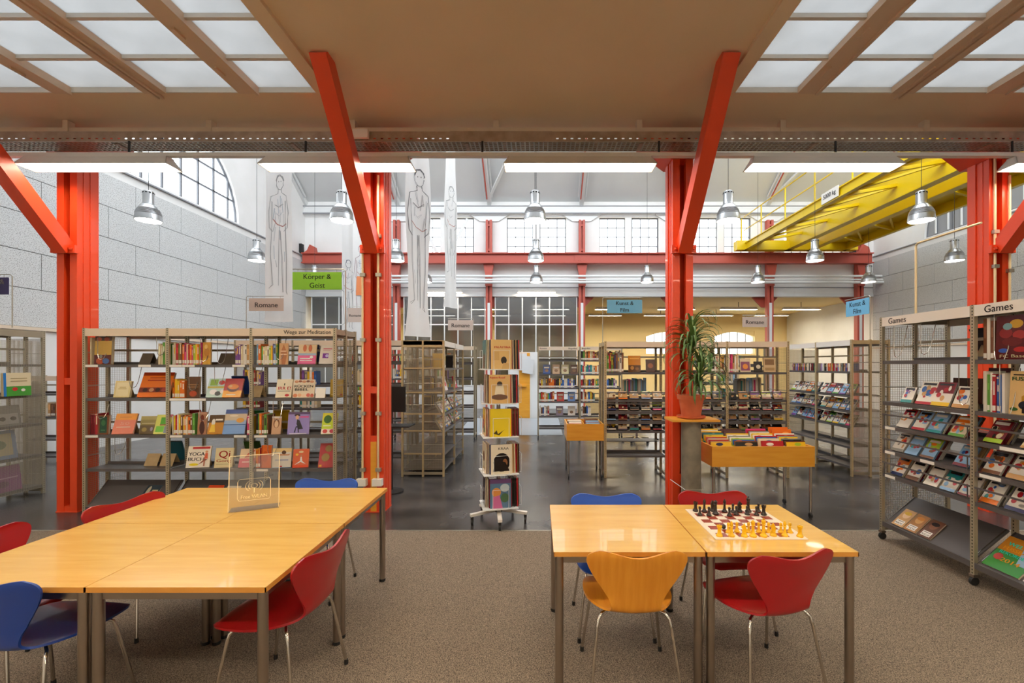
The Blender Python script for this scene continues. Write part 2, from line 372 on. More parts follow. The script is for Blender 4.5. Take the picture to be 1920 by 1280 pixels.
# far wall of the hall with clerestory windows
BAYS = [-7.28, -3.67, -.06, 3.55, 7.16, 10.77]
wb = MB().box(XL, XR, YB, YB+.25, 4.38, 5.98).box(XL, XR, YB, YB+.25, 7.46, 8.1)
xs = [XL]
for bx in BAYS[1:]: xs += [bx-1.16, bx-.15, bx+.1, bx+1.16]
xs.append(XR)
for i in range(0, len(xs), 2): wb.box(xs[i], xs[i+1], YB, YB+.25, 5.98, 7.46)
WB = struct('wall_back', wb, 'white')
struct('trim_20', MB().box(XL, XR, YB-.12, YB, 7.62, 7.8), 'steelw')
struct('trim_21', MB().tube([(XL, YB-.16, 7.58), (XR, YB-.16, 7.58)], .03, 6), 'greyw')
struct('trim_22', MB().tube([(XL, YB-.16, 7.86), (XR, YB-.16, 7.86)], .022, 6), 'greyw')
struct('trim_23', MB().box(XL, XR, YB-.035, YB, 4.38, 4.5), 'steelw')
struct('trim_24', MB().box(XL, XR, YB-.03, YB, 4.72, 4.75), 'greyw')
fm = MB().box(0, 1.04, -.03, .03, 0, .04).box(0, 1.04, -.03, .03, 1.44, 1.48).box(0, .04, -.03, .03, 0, 1.48).box(1.0, 1.04, -.03, .03, 0, 1.48)
for i in (1, 2): fm.box(i*.347-.014, i*.347+.014, -.012, .012, 0, 1.48)
for j in (1, 2, 3): fm.box(0, 1.04, -.012, .012, j*.37-.014, j*.37+.014)
fmesh = fm.mesh('frame', 'darkg'); pmesh = MB().box(-.165, .165, -.003, .003, -.177, .177).mesh('pane', 'glass')
n = 6
for bx in BAYS[1:]:
    for x in (bx-1.17, bx+.11):
        e = sempty('window_%d' % n, (x, YB+.1, 5.98)); n += 1
        inst(fmesh, 'frame', e)
        for i in range(3):
            for j in range(4): inst(pmesh, 'pane', e, (.1735+i*.347, 0, .185+j*.37))
portal('clerestory_portal', (2.0, YB+.3, 6.7), (R(-90), 0, 0), 20, 1.6)
for x in CXS[1:]:                                  # gusset plates over the posts
    struct('gusset', MB().prism([(x-.75, 7.62), (x+.75, 7.62), (x+.75, 7.55), (x+.35, 7.3), (x-.35, 7.3), (x-.75, 7.55)], YB-.06, YB-.02, 'y'), 'steelw')
for (x0, x1) in ((-2.75, -3.5), (-4.6, -3.9)):
    struct('wall_brace', MB().bar((x0, YB-.05, 7.4), (x1, YB-.05, 6.0), .04, .11, up=(1, 0, 0)), 'steelw')
# far aisle behind the hall
struct('ceiling_far', MB().box(XL, XR, YB+.25, 24, 4.38, 4.6), 'cream')
fw = MB().box(XL, XR, 23.6, 24, 0, 2.3).box(XL, XR, 23.6, 24, 3.5, 4.4)
ax = [XL, -4.6, -2.6, 5.7, 8.0, 9.35, 11.25, XR]
fx = [(XL, 5.7), (7.9, 9.3), (11.4, XR)]
for a, b in fx: fw.box(a, b, 23.6, 24, 2.3, 3.5)
struct('wall_far', fw, 'cream')
for k, (a, b) in enumerate(((5.7, 7.9), (9.3, 11.4))):
    e = sempty('window_%d' % n, (a, 23.75, 2.3)); n += 1
    f = MB()
    for i in range(6): x = i*(b-a)/5; f.box(x-.02, x+.02, -.02, .02, 0, 1.2)
    f.box(0, b-a, -.02, .02, .58, .62); f.build('frame', 'greyw', e)
    m_ = (b-a)/2
    sp = [(0, 1.2), (0, .9)]+[(i*(b-a)/8, .9+.25*math.sin(math.pi*i/8)) for i in range(1, 8)]+[(b-a, .9), (b-a, 1.2)]
    MB().prism(sp, -.1, .1, 'y').build('spandrel', 'cream', e)
    for i in range(5): MB().box(i*(b-a)/5+.03, (i+1)*(b-a)/5-.03, -.003, .003, .02, 1.15).build('pane', 'glass', e)
# glazed partition in three bays of the far wall
for bi in range(3):
    a, b = CXS[bi]+.22, CXS[bi+1]-.18
    e = sempty('window_%d' % n, (a, YB+.05, 0)); n += 1
    W_ = b-a; nc = 6; cw = W_/nc; zz = [0, .9, 2.0, 3.29, 4.38]
    f = MB()
    for i in range(nc+1): f.box(i*cw-.02, i*cw+.02, -.03, .03, 0, 4.38)
    for z in zz[1:]: f.box(0, W_, -.028, .028, z-.022, z+.022)
    f.build('frame', 'steelw', e)
    for i in range(nc):
        for j in range(1, 4): MB().box(i*cw+.02, (i+1)*cw-.02, -.004, .004, zz[j]+.022, zz[j+1]-.022).build('pane', 'tint', e)
        MB().box(i*cw+.02, (i+1)*cw-.02, -.012, .012, .0, .88).build('panel', 'steelw', e)
struct('ramp', MB().prism([(10.9, .004), (13.4, .004), (13.4, .12), (13.0, .12)], -2.0, .6, 'x'), 'pale')
# ================================================================== COLUMNS
def conduit(par, x, y, z0, z1, clamps):
    p = MB().tube([(x, y, z0), (x, y, z1)], .013, 8).build('conduit', 'pipe', par, True)
    for z in clamps: MB().box(x-.025, x+.035, y-.02, y+.02, z-.02, z+.02).build('clamp', 'zinc', p)
    return p
def column(x, label, pipes=(), wood=False, sockets=False, ties=(1.62,)):
    e = thing('steel_column', label, 'column', (x, YF, 0), 0, 'orange steel columns')
    for s in (-1, 1):
        MB().box(min(s*.035, s*.118), max(s*.035, s*.118), 0, .07, 0, 4.42).box(s*.118-.006, s*.118+.006, .07, .1, 0, 4.42).build('front_channel', 'orange', e)
    rp = MB().box(-.118, -.1, .07, .25, 0, 4.42).box(.1, .118, .07, .25, 0, 4.42).box(-.1, .1, .16, .175, 0, 4.42)
    for s in (-1, 1): rp.box(min(s*.118, s*.132), max(s*.118, s*.124), .15, .25, 0, 4.42)
    rp.build('rear_post', 'orange', e)
    for z in ties: MB().box(-.035, .035, .005, .06, z-.04, z+.04).build('batten_plate', 'orange', e)
    MB().box(-.125, .125, -.006, .258, 0, .012).build('base_plate', 'orange', e)
    b = MB().box(-.14, .14, -.05, 0, 3.0, 3.09).build('bracket', 'orange', e)
    for bx in (-.1, .1): MB().lathe([(.0, -.012), (.018, -.012), (.022, .012)], 8, (bx, -.055, 3.045)).build('bolt', 'orange', b)
    MB().lathe([(.016, -.006), (.016, .006)], 10, (0, -.05, 3.045)).build('bolt_hole', 'black', b)
    br = MB().bar((0, -.02, 3.04), (0, -1.27, 4.46), .15, .15, up=(1, 0, 0)); br.build('brace', 'orange', e)
    MB().prism([(-.48, 4.42), (.48, 4.42), (.48, 4.36), (.13, 4.1), (-.13, 4.1), (-.48, 4.36)], .0, .35, 'y').build('head_plate', 'orange', e)
    for px, z0, z1, cl in pipes:
        c_ = conduit(e, px, -.02, z0, z1, cl)
        if sockets: MB().box(px-.055, px+.055, -.075, -.005, z0-.07, z0+.01).build('socket_box', 'shade', e)
    if wood: MB().box(-.034, .034, -.004, .05, 0, .82).build('wood_infill', 'honey', e)
    return e
column(-5.47, 'orange red steel column with slotted front and brace, beside the end of the meditation bookcase', ties=(1.52, .0+.03))
column(-1.91, 'orange red steel column with two conduits and a honey wood strip in its slot', [(-.12, .39, 3.9, (.5, 1.15, 2.0, 2.75, 3.2)), (.06, .39, 3.9, (.5, 1.15, 2.0, 2.75, 3.2))], True, True, (1.42, .85))
column(1.68, 'orange red steel column with a brace, behind the potted dracaena', ties=(.4,))
column(5.352, 'orange red steel column with cable conduits behind the rack headed Games', [(-.07, .3, 4.2, (2.85, 3.25)), (.1, .3, 3.9, (2.8,))], ties=(1.0,))
# far columns, crane rail and crane
def far_column(x, label):
    e = thing('hall_post', label, 'column', (x, YB-.25, 0), 0, 'brick red posts of the far hall wall')
    for s in (-1, 1): MB().box(min(s*.03, s*.12), max(s*.03, s*.12), 0, .2, 0, 7.3).build('channel', 'rail', e)
    MB().box(-.03, .03, .1, .16, 0, 7.3).build('web', 'rail', e)
    for z in (6.15, 7.1): MB().box(-.035, .035, .02, .1, z-.04, z+.04).build('batten_plate', 'rail', e)
    MB().prism([(-.5, 4.37), (.5, 4.37), (.13, 3.98), (-.13, 3.98)], .42, .5, 'y').build('haunch', 'rail', e)
    MB().box(-.05, .05, -.012, .0, 0, 4.1).build('cover_strip', 'steelw', e)
    MB().prism([(-.2, 5.56), (.2, 5.56), (.15, 5.3), (.12, 5.15), (-.12, 5.15), (-.15, 5.3)], -.1, .02, 'y').build('corbel', 'rail', e)
    MB().box(-.14, .14, -.03, .0, 4.75, 5.2).build('cover_plate', 'rail', e)
    return e
for i, x in enumerate(CXS[1:]):
    far_column(x, ['brick red hall post behind the banners, at the second glazed bay', 'brick red hall post between the two wide glazed bays', 'brick red hall post where the glazed partition ends',
                   'brick red hall post hidden behind the column with the dracaena', 'brick red hall post under the end of the yellow crane', 'brick red hall post at the corner of the grey slab wall'][i])
e = thing('crane_rail', 'long brick red crane rail beam across the far hall wall', 'beam', (0, YB-.5, 5.58))
MB().box(-9.0, 12.75, .1, .14, .04, .37).build('web', 'rail', e)
MB().box(-9.0, 12.75, 0, .25, .36, .4).build('top_flange', 'rail', e)
MB().box(-9.0, 12.75, 0, .25, 0, .04).build('bottom_flange', 'rail', e)
for x in (CXS[1], CXS[3], CXS[5]):
    p = MB().box(x-.3, x+.3, .085, .1, .06, .34).build('splice_plate', 'rail', e)
    for i in range(6):
        for j in range(2): MB().box(x-.26+i*.1, x-.235+i*.1, .07, .086, .1+j*.16, .125+j*.16).build('rivet', 'rail', p)
for x in (-8.7, 12.4):
    MB().prism([(x-.25, .4), (x+.25, .4), (x+.2, .62), (x, .72), (x-.1, .5)], .05, .2, 'y').build('end_stop', 'rail', e)
    MB().box(x-.45, x-.3, .04, .22, .42, .75).build('buffer', 'black', e)
CXC = dict(A=7.75, B=9.36, C=10.2, D=11.5); y0c, y1c = 5.7, YB-.62
e = thing('bridge_crane', 'yellow overhead bridge crane with lattice walkways and a handrail, spanning the hall', 'crane', (0, 0, 6.0))
for k, h, fl in (('A', .27, .12), ('B', .8, .24), ('C', .8, .24), ('D', .32, .12)):
    x = CXC[k]; s = 1 if k in 'AB' else -1
    g = MB().box(x-.012, x+.012, y0c, y1c, .02, h).box(x-fl/2, x+fl/2, y0c, y1c, 0, .03).box(x-fl/2, x+fl/2, y0c, y1c, h-.03, h)
    g.build({'A': 'walkway_channel', 'B': 'main_girder', 'C': 'main_girder', 'D': 'walkway_channel'}[k], 'yellow', e)
for a, b in (('A', 'B'), ('D', 'C')):
    xa, xb = CXC[a], CXC[b]
    for i in range(8):
        y = y0c+.4+i*1.4
        MB().bar((xa, y, .1), (xb, y, .4), .09, .08).build('cross_strut', 'yellow', e)
        if i < 7:
            MB().bar((xb, y, .38), (xa, y+1.4, .12), .06, .05).build('diagonal_strut', 'yellow', e)
    MB().box(xa+(.03 if a == 'A' else -.6), xa+(.6 if a == 'A' else -.03), y0c, y1c, .27, .285).build('walkway_plate', 'yellow', e)
MB().tube([(CXC['A']+.55, y0c, .3), (CXC['A']+.55, y1c, .3)], .03, 8).build('drive_shaft', 'legs', e)
for y in (y0c-.1, y1c-.1): MB().box(7.4, 11.9, y-.12, y+.2, -.0, .34).build('end_carriage', 'yellow', e)
for i in range(8):
    MB().tube([(7.72, y0c+.8+i*1.5, .25), (7.72, y0c+.8+i*1.5, 1.25)], .022, 6).build('rail_post', 'yellow', e)
for z in (.75, 1.25): MB().tube([(7.72, y0c+.8, z), (7.72, y1c-.1, z)], .02, 6).build('handrail', 'yellow', e)
p = MB().box(7.66, 7.69, 11.45, 12.12, .03, .31).build('load_plate', 'shade', e)
tm = MB(); tm.T = Matrix.Translation((7.655, 11.785, .185)) @ Matrix.Rotation(R(-90), 4, 'Z')
text(tm, '5000 kg', 0, 0, .16, w=.5); tm.build('lettering', 'ink', p)
for i, (z, rr) in enumerate(((5.09, .045), (4.95, .035), (4.84, .05))):
    tag(MB().tube([(XL, YB-.45-.04*i, z), (XR, YB-.45-.04*i, z)], rr, 8).build('water_pipe', 'steelw', None, True),
        ['upper white pipe running under the red crane rail', 'middle thin white pipe running under the red crane rail', 'lowest white pipe running under the red crane rail'][i], 'pipe', 'white pipes on the far wall')
# ================================================================== CEILING SERVICES
e = thing('cable_tray', 'long perforated grey cable tray hanging across the aisle ceiling edge', 'cable tray', (0, 4.84, 4.12))
f = MB().box(XL, XR, 0, .004, 0, .028).box(XL, XR, 0, .004, .042, .112)
x = XL
while x < XR: f.box(x, x+.05, 0, .004, .028, .042); x += .079
f.build('front_side', 'tray', e)
MB().box(XL, XR, .205, .209, 0, .112).build('rear_side', 'tray', e)
f = MB()
for i in range(6): f.box(XL, XR, i*.0418-.006, i*.0418+.006, -.003, 0)
x = XL
while x < XR:
    f.box(x, x+.014, 0, .209, -.003, 0); x += .05
f.build('perforated_bottom', 'zinc', e, kind='stuff')
MB().box(-.95, .15, -.006, 0, .0, .112).build('joint_plate', 'tray', e)
for i in range(12):
    MB().box(-8.4+i*1.9, -8.36+i*1.9, .02, .19, -.012, -.003).build('cross_strap', 'tray', e)
tag(MB().box(-1.98, -1.82, 4.78, 4.83, 4.14, 4.23).build('junction_box', 'shade'), 'small white junction box fixed to the cable tray', 'junction box')
e = thing('cable_duct', 'cream cable duct with brackets running above the cable tray', 'cable duct', (0, 5.0, 4.3))
MB().box(XL, XR, 0, .06, 0, .06).build('duct', 'header', e)
for i in range(14): MB().box(-8.5+i*1.6, -8.44+i*1.6, -.012, .07, -.01, .138).build('bracket', 'header', e)
e = thing('light_track', 'grey mounting track carrying the row of strip lights', 'track', (0, 4.82, 3.945))
MB().box(XL, XR, -.03, .03, 0, .04).build('track', 'lampw', e)
for i in range(12): MB().tube([(-8.2+i*1.9, 0, .04), (-8.2+i*1.9, 0, .17)], .012, 6).build('hanger', 'darkm', e)
def strip_light(loc, label, group, ln=1.62, sc_=1.0, tm='tube'):
    e = thing('strip_light', label, 'ceiling light', loc, 0, group)
    h, wd, tp = .1*sc_, .115*sc_, .05*sc_
    for s in (-1, 1):
        MB().add([(-ln/2+.05, s*tp, h), (ln/2-.05, s*tp, h), (ln/2, s*wd, 0), (-ln/2, s*wd, 0), (-ln/2+.05, s*(tp-.008), h), (ln/2-.05, s*(tp-.008), h), (ln/2, s*(wd-.008), 0), (-ln/2, s*(wd-.008), 0)],
                 [(0, 1, 2, 3), (4, 5, 6, 7), (0, 3, 7, 4), (1, 2, 6, 5), (3, 2, 6, 7), (0, 1, 5, 4)]).build('reflector_side', 'lampw', e)
        MB().add([(s*(ln/2-.05), -tp, h), (s*(ln/2-.05), tp, h), (s*ln/2, wd, 0), (s*ln/2, -wd, 0), (s*(ln/2-.058), -tp, h), (s*(ln/2-.058), tp, h), (s*(ln/2-.008), wd, 0), (s*(ln/2-.008), -wd, 0)],
                 [(0, 1, 2, 3), (4, 5, 6, 7), (0, 3, 7, 4), (1, 2, 6, 5), (3, 2, 6, 7), (0, 1, 5, 4)]).build('end_cap', 'lampw', e)
    MB().box(-ln/2+.05, ln/2-.05, -tp, tp, h-.012, h+.01).build('housing', 'lampw', e)
    MB().box(-ln/2+.04, ln/2-.04, -.085*sc_, .085*sc_, .012, .022).build('diffuser', tm, e)
    return e
SX = [P((a+b)/2, 300, 4.82)[0] for a, b in ((35, 338), (495, 775), (948, 1225), (1395, 1690))]
for i, x in enumerate(SX+[5.6+2.63*0+.25]):
    strip_light((x, 4.82, 3.83), ['lit strip light in front of the column by the meditation bookcase', 'lit strip light crossed by the orange brace of the column with conduits', 'lit strip light hanging over the comic spinner aisle',
                             'lit strip light hanging in front of the yellow crane', 'lit strip light in front of the column behind the Games rack'][i], 'row of strip lights under the track')
for yy in (1.75, -.9):  # two unseen lamp rows, added to brighten the tables and bookcase
    for i, x in enumerate((-7.6, -4.55, -1.9, .55, 3.2, 5.85)):
        strip_light((x, yy, 3.83), 'added unseen strip light over the %s' % ('reading tables' if yy > 0 else 'back of the reading area'), 'added unseen strip lights over the reading area', tm='tube' if yy > 0 else 'tubefill')
for yy in (19.0, 21.4):
    for i in range(8):
        o = strip_light((-7.4+i*2.65, yy, 4.05), 'lit strip light hanging in the %s row of the far room' % ('front' if yy < 20 else 'rear'), 'strip lights of the far room', 1.6, tm='tubefar')
        MB().tube([(0, 0, .1), (0, 0, .35)], .012, 6).build('hanger', 'darkm', o)
for x in (-3.67, -.06):
    strip_light((x, YB-.2, 4.5), 'lit strip light on the white lintel over the glazed bay %s' % ('behind the banners' if x < -2 else 'between two red posts'), 'lintel lights', 1.5)
    MB().box(-.5, .5, .05, .166, .06, .1).build('wall_bracket', 'lampw', bpy.data.objects[[o.name for o in bpy.data.objects if o.name.startswith('strip_light')][-1]])
# pendant lamps
def pendant(loc, label):
    e = thing('pendant_lamp', label, 'pendant lamp', loc, 0, 'aluminium bell pendant lamps')
    pr = [(.2, 0), (.212, .004), (.212, .012), (.206, .05), (.2, .1)]
    for i in range(6): z = .11+i*.02; rr = (.198, .194, .188, .18, .17, .158)[i]; pr += [(rr, z), (rr+.005, z+.007), (rr-.003, z+.014)]
    pr += [(.142, .25), (.118, .285), (.095, .305), (.085, .312)]
    MB().lathe(pr, 28, caps=(False, False)).build('bell', 'alu', e, True)
    MB().lathe([(.2, .012), (.0, .014)], 24, caps=(False, False)).build('lit_opening', 'bulb', e)
    c_ = MB().lathe([(.094, .31), (.09, .325), (.088, .33), (.088, .54), (.08, .55)], 20).build('cap_cylinder', 'alu', e, True)
    for k in range(10):
        t = 2*math.pi*k/10
        MB().box(-.014, .014, -.003, .003, -.011, .011).build('vent_hole', 'black', c_).matrix_local = Matrix.Translation((.089*math.cos(t), .089*math.sin(t), .515)) @ Matrix.Rotation(t+math.pi/2, 4, 'Z')
    MB().tube([(0, 0, .55), (0, 0, roofz(loc[1])-loc[2]-.05)], .005, 5).build('cable', 'darkm', e)
bay = ['left of the banners', 'by the column with conduits', 'in the middle of the hall', 'by the column behind the dracaena', 'beside the yellow crane', 'by the grey slab wall on the crane side']
for r_, (yy, rn) in enumerate(((8.37, 'first'), (11.59, 'middle'), (14.6, 'far'))):
    for i, x in enumerate(BAYS): pendant((x, yy, 4.4), '%s row aluminium bell pendant lamp %s' % (rn, bay[i]))
# ================================================================== TABLES
def table(x0, x1, y0, y1, label, z=.73):
    e = thing('reading_table', label, 'table', ((x0+x1)/2, (y0+y1)/2, .004), 0, 'beech topped reading tables')
    a, b = (x1-x0)/2-.002, (y1-y0)/2-.002
    t = MB().box(-a, a, -b, b, z-.028, z-.004); t.v = list(t.v)
    MB().box(-a, a, -b, b, z-.027, z-.004).build('tabletop', 'beech', e)
    ed = MB()
    for q in ((-a, a, -b-.0, -b+.003), (-a, a, b-.003, b), (-a, -a+.003, -b, b), (a-.003, a, -b, b)): ed.box(q[0]-.0005, q[1]+.0005, q[2]-.0005, q[3]+.0005, z-.028, z-.0055)
    ed.build('edge_band', 'beechedge', e)
    for sx in (-1, 1):
        for sy in (-1, 1):
            l = MB().tube([(sx*(a-.03), sy*(b-.03), .02), (sx*(a-.03), sy*(b-.03), z-.028)], .0225, 16).build('leg', 'legs', e, True)
            MB().lathe([(.022, 0), (.024, .004), (.024, .02)], 12, (sx*(a-.03), sy*(b-.03), 0)).build('foot', 'black', l)
    for s in (-1, 1):
        MB().box(-a+.05, a-.05, min(s*(b-.05), s*(b-.025)), max(s*(b-.05), s*(b-.025)), z-.07, z-.028).build('apron', 'legs', e)
        MB().box(min(s*(a-.05), s*(a-.025)), max(s*(a-.05), s*(a-.025)), -b+.05, b-.05, z-.07, z-.028).build('apron', 'legs', e)
    return e
table(-2.0, -1.2, 1.974, 2.774, 'beech reading table with a red chair tucked under its free side')
table(-2.8, -2.0, 1.974, 2.774, 'beech reading table with the blue chair pushed under its front')
table(-2.0, -1.2, 2.776, 3.576, 'beech reading table nearest the column with the conduits, cable tray under its edge')
table(-2.8, -2.0, 2.776, 3.576, 'beech reading table nearest the meditation bookcase')
table(.08, .88, 2.345, 3.145, 'beech reading table with bare top, beside the chess table')
table(.882, 1.682, 2.345, 3.145, 'beech reading table carrying the chess board')
tag(MB().add([(-.35, -.035, 0), (.35, -.035, 0), (.35, .035, .03), (-.35, .035, .03), (-.35, -.035, .04), (.35, -.035, .04), (.35, .035, .07), (-.35, .035, .07)],
             [(0, 1, 2, 3), (4, 5, 6, 7), (0, 1, 5, 4), (1, 2, 6, 5), (2, 3, 7, 6), (3, 0, 4, 7)]).build('cable_basket', 'zinc'), 'grey cable basket slung under the edge of a reading table', 'cable basket').matrix_world = Matrix.Translation((-1.3, 3.2, .6365)) @ Matrix.Rotation(R(90), 4, 'Z')
# ================================================================== CHAIRS
def cr(pts, t):
    n = len(pts)-1; f = min(max(t, 0), 1)*n; i = min(int(f), n-1); u = f-i
    p0, p1, p2, p3 = pts[max(i-1, 0)], pts[i], pts[i+1], pts[min(i+2, n)]
    return tuple(.5*((2*b)+(-a+c)*u+(2*a-5*b+4*c-d)*u*u+(-a+3*b-3*c+d)*u**3) for a, b, c, d in zip(p0, p1, p2, p3))
#        y      z      half  lift(edge, along normal-ish)
SHELL = [(.235, .425, .13, -.004), (.225, .437, .19, -.006), (.18, .447, .222, -.008), (.11, .449, .238, -.006), (.03, .444, .24, .0), (-.05, .437, .225, .008), (-.12, .433, .185, .012),
         (-.17, .438, .142, .012), (-.203, .462, .126, .014), (-.216, .51, .134, .018), (-.228, .57, .165, .024), (-.24, .63, .205, .03), (-.252, .69, .24, .036), (-.262, .735, .253, .038), (-.268, .765, .235, .034), (-.27, .782, .19, .026)]
def chair_shell():
    NS, NT = 14, 44; V = []; Fq = []
    for j in range(NT+1):
        y, z, h, lf = cr(SHELL, j/NT)
        back = min(max((z-.46)/.1, 0), 1) if y < -.12 else 0
        top = min(max((z-.66)/.12, 0), 1)*back
        for i in range(NS+1):
            s = -1+2*i/NS
            yy = y+lf*s*s*back; zz = z+(lf*s*s)*(1-back)-.030*top*(math.cos(s*math.pi)+1)/2+.004*top
            V.append((h*s, yy, zz))
    for j in range(NT):
        for i in range(NS): a = j*(NS+1)+i; Fq.append((a, a+1, a+NS+2, a+NS+1))
    bm = bmesh.new(); vs = [bm.verts.new(v) for v in V]
    for f in Fq: bm.faces.new([vs[i] for i in f])
    bmesh.ops.recalc_face_normals(bm, faces=bm.faces[:])
    bmesh.ops.solidify(bm, geom=bm.faces[:], thickness=.011)
    for f in bm.faces: f.smooth = True
    me = bpy.data.meshes.new('seat_shell'); bm.to_mesh(me); bm.free(); me.set_sharp_from_angle(angle=R(50)); return me
SH0 = chair_shell()
def legmesh(sx, sy):
    yt = .1 if sy > 0 else -.1
    return MB().tube([(sx*.03, yt*.5, .425), (sx*.12, yt, .424), (sx*.165, yt+sy*.03, .416), (sx*.183, yt+sy*.05, .395), (sx*.19, yt+sy*.058, .36), (sx*.232, yt+sy*.115, .02)], .0085, 10).mesh('leg', 'chrome', True)
LEGS = {(sx, sy): legmesh(sx, sy) for sx in (-1, 1) for sy in (-1, 1)}
FOOT = {(sx, sy): MB().lathe([(.011, 0), (.012, .004), (.011, .028)], 10, (sx*.2325, (.1 if sy > 0 else -.1)+sy*.1155, 0)).mesh('foot', 'black', True) for sx in (-1, 1) for sy in (-1, 1)}
HUB = MB().box(-.07, .07, -.07, .07, .418, .43).mesh('under_seat_plate', 'legs')
def chair(x, y, rot, m, label):
    e = thing('shell_chair', label, 'chair', (x, y, .004), R(rot), 'plywood shell chairs on chrome legs')
    me = SH0.copy(); me.materials.clear(); me.materials.append(M[m])
    inst(me, 'seat_shell', e)
    inst(HUB, 'under_seat_plate', e)
    for k in LEGS: inst(FOOT[k], 'foot', inst(LEGS[k], 'leg', e))
chair(.494, 2.46, 0, 'oak', 'natural honey wood shell chair with its back to the bare table')
chair(1.205, 2.44, 14, 'red', 'red shell chair turned a little, at the chess table beside the wooden chair')
chair(.485, 2.97, 180, 'blue', 'blue shell chair pushed under the bare table, opposite the wooden chair')
chair(1.27, 3.04, 180, 'red', 'red shell chair behind the chess board, in front of the dracaena column')
chair(-1.335, 2.35, 84, 'red', 'red shell chair tucked sideways under the free table edge, next to the carpet')
chair(-2.37, 2.16, -4, 'navy', 'dark blue shell chair at the table front')
chair(-2.62, 3.03, -104, 'red', 'red shell chair at the long table side beside the meditation bookcase')
chair(-2.83, 2.44, -90, 'red', 'red shell chair at the long table side, next to the dark blue chair')
chair(-1.71, 3.40, 180, 'blue', 'blue shell chair at the table end facing the meditation bookcase')
# ================================================================== CHESS
ZT = .7305
bx0, bx1, by0, by1 = .995, 1.515, 2.51, 3.03
e = thing('chess_board', 'flat cream chess board with red brown squares on the table', 'chess board', (bx0, by0, ZT))
MB().box(0, .52, 0, .52, 0, .005, 0, L(240, 226, 206)).build('board_sheet', 'gloss', e)
sq = MB().box(-.0286, .0286, -.0286, .0286, 0, .0006, 0, L(150, 62, 44)).mesh('dark_square', 'gloss')
for i in range(8):
    for j in range(8):
        if (i+j) % 2 == 0: inst(sq, 'dark_square', e, (.03+.0575*(i+.5), .03+.0575*(j+.5), .005))
PR = {'pawn': [(.016, 0), (.0165, .006), (.013, .010), (.0075, .018), (.006, .034), (.0095, .037), (.0065, .040), (.0085, .046), (.0085, .052), (.005, .057), (0, .0585)],
      'rook': [(.018, 0), (.0185, .007), (.0145, .012), (.0105, .02), (.0095, .042), (.0125, .047), (.0135, .050), (.0135, .060), (.010, .060), (.010, .056), (0, .056)],
      'bishop': [(.018, 0), (.0185, .007), (.013, .012), (.008, .022), (.0065, .05), (.011, .054), (.0075, .057), (.0095, .066), (.0085, .074), (.004, .081), (.003, .085), (0, .087)],
      'queen': [(.020, 0), (.0205, .008), (.015, .013), (.009, .024), (.0075, .06), (.0125, .065), (.009, .068), (.0115, .080), (.0125, .084), (.008, .086), (.004, .091), (0, .094)],
      'king': [(.020, 0), (.0205, .008), (.015, .013), (.0095, .024), (.008, .066), (.013, .071), (.0095, .074), (.0125, .087), (.0115, .09), (.004, .093), (0, .094)],
      'knight': [(.018, 0), (.0185, .007), (.0145, .012), (.0115, .02), (.0115, .026), (0, .026)]}
def piece(kind, colr, x, y, rz, label):
    m = 'chessb' if colr == 'black' else 'chessy'
    e = thing('chess_'+kind, label, 'chess piece', (x, y, ZT+.0057), rz, 'chess pieces on the board')
    MB().lathe(PR[kind], 14).build('body', m, e, True)
    if kind == 'knight':
        pts = [(-.010, .024), (.010, .024), (.0115, .036), (.006, .046), (.012, .046), (.016, .052), (.013, .058), (.004, .066), (.000, .073), (-.004, .066), (-.010, .056), (-.012, .042)]
        MB().prism(pts, -.0065, .0065, 'y').build('horse_head', m, e)
    if kind == 'king':
        MB().box(-.0018, .0018, -.0018, .0018, .092, .104).box(-.0055, .0055, -.0018, .0018, .097, .1005).build('cross', m if colr != 'black' else 'chessb', e)
    if kind == 'rook':
        for k in range(4):
            t = k*math.pi/2; MB().box(-.003, .003, -.003, .003, .056, .0625).build('merlon', m, e).location = (.0115*math.cos(t), .0115*math.sin(t), 0)
def zc(x, y): return G(1260+x*.14583, 920+y*.14583, ZT+.006)
BL = [('rook', 302, 258, 'at the corner with the bare table'), ('pawn', 357, 312, 'in front of the corner rook'), ('bishop', 416, 268, 'beside the corner rook'), ('knight', 522, 258, 'half hidden behind the black queen'),
      ('pawn', 475, 318, 'in front of the black bishop by the rook'), ('queen', 560, 300, 'in front of the black knight'), ('bishop', 676, 270, 'standing alone near the table middle'), ('pawn', 738, 322, 'far forward of the lone bishop'),
      ('pawn', 783, 274, 'behind a pair of black pawns'), ('pawn', 828, 306, 'between knight and foremost pawn'), ('knight', 868, 268, 'next to the black king'), ('king', 980, 268, 'with a cross, behind a pawn'),
      ('pawn', 967, 304, 'right in front of the black king'), ('pawn', 1112, 268, 'back row pawn near the outer rook'), ('pawn', 1087, 310, 'next to the outer black rook'), ('rook', 1180, 308, 'at the edge away from the bare table')]
for k, x, y, d in BL: X, Y = zc(x, y); piece(k, 'black', X, Y, 0, 'black chess %s %s' % (k, d))
YL = [('rook', 610, 580, 'at the board corner beside the black ball'), ('pawn', 725, 535, 'behind the first yellow bishop'), ('bishop', 765, 582, 'next to the corner rook'), ('pawn', 835, 528, 'behind bishop and knight'),
      ('knight', 930, 585, 'between bishop and queen'), ('pawn', 985, 530, 'behind the yellow queen'), ('queen', 1042, 585, 'in the front row beside the king'), ('pawn', 1115, 530, 'between queen and king'),
      ('king', 1178, 585, 'the tallest yellow piece, with a cross'), ('pawn', 1243, 530, 'behind the yellow king'), ('knight', 1303, 575, 'right beside the yellow king'), ('pawn', 1400, 535, 'behind the outer bishop'),
      ('bishop', 1450, 578, 'between the knight and the outer rook'), ('pawn', 1517, 535, 'last of the pawn row by the outer rook'), ('rook', 1645, 588, 'at the free board corner')]
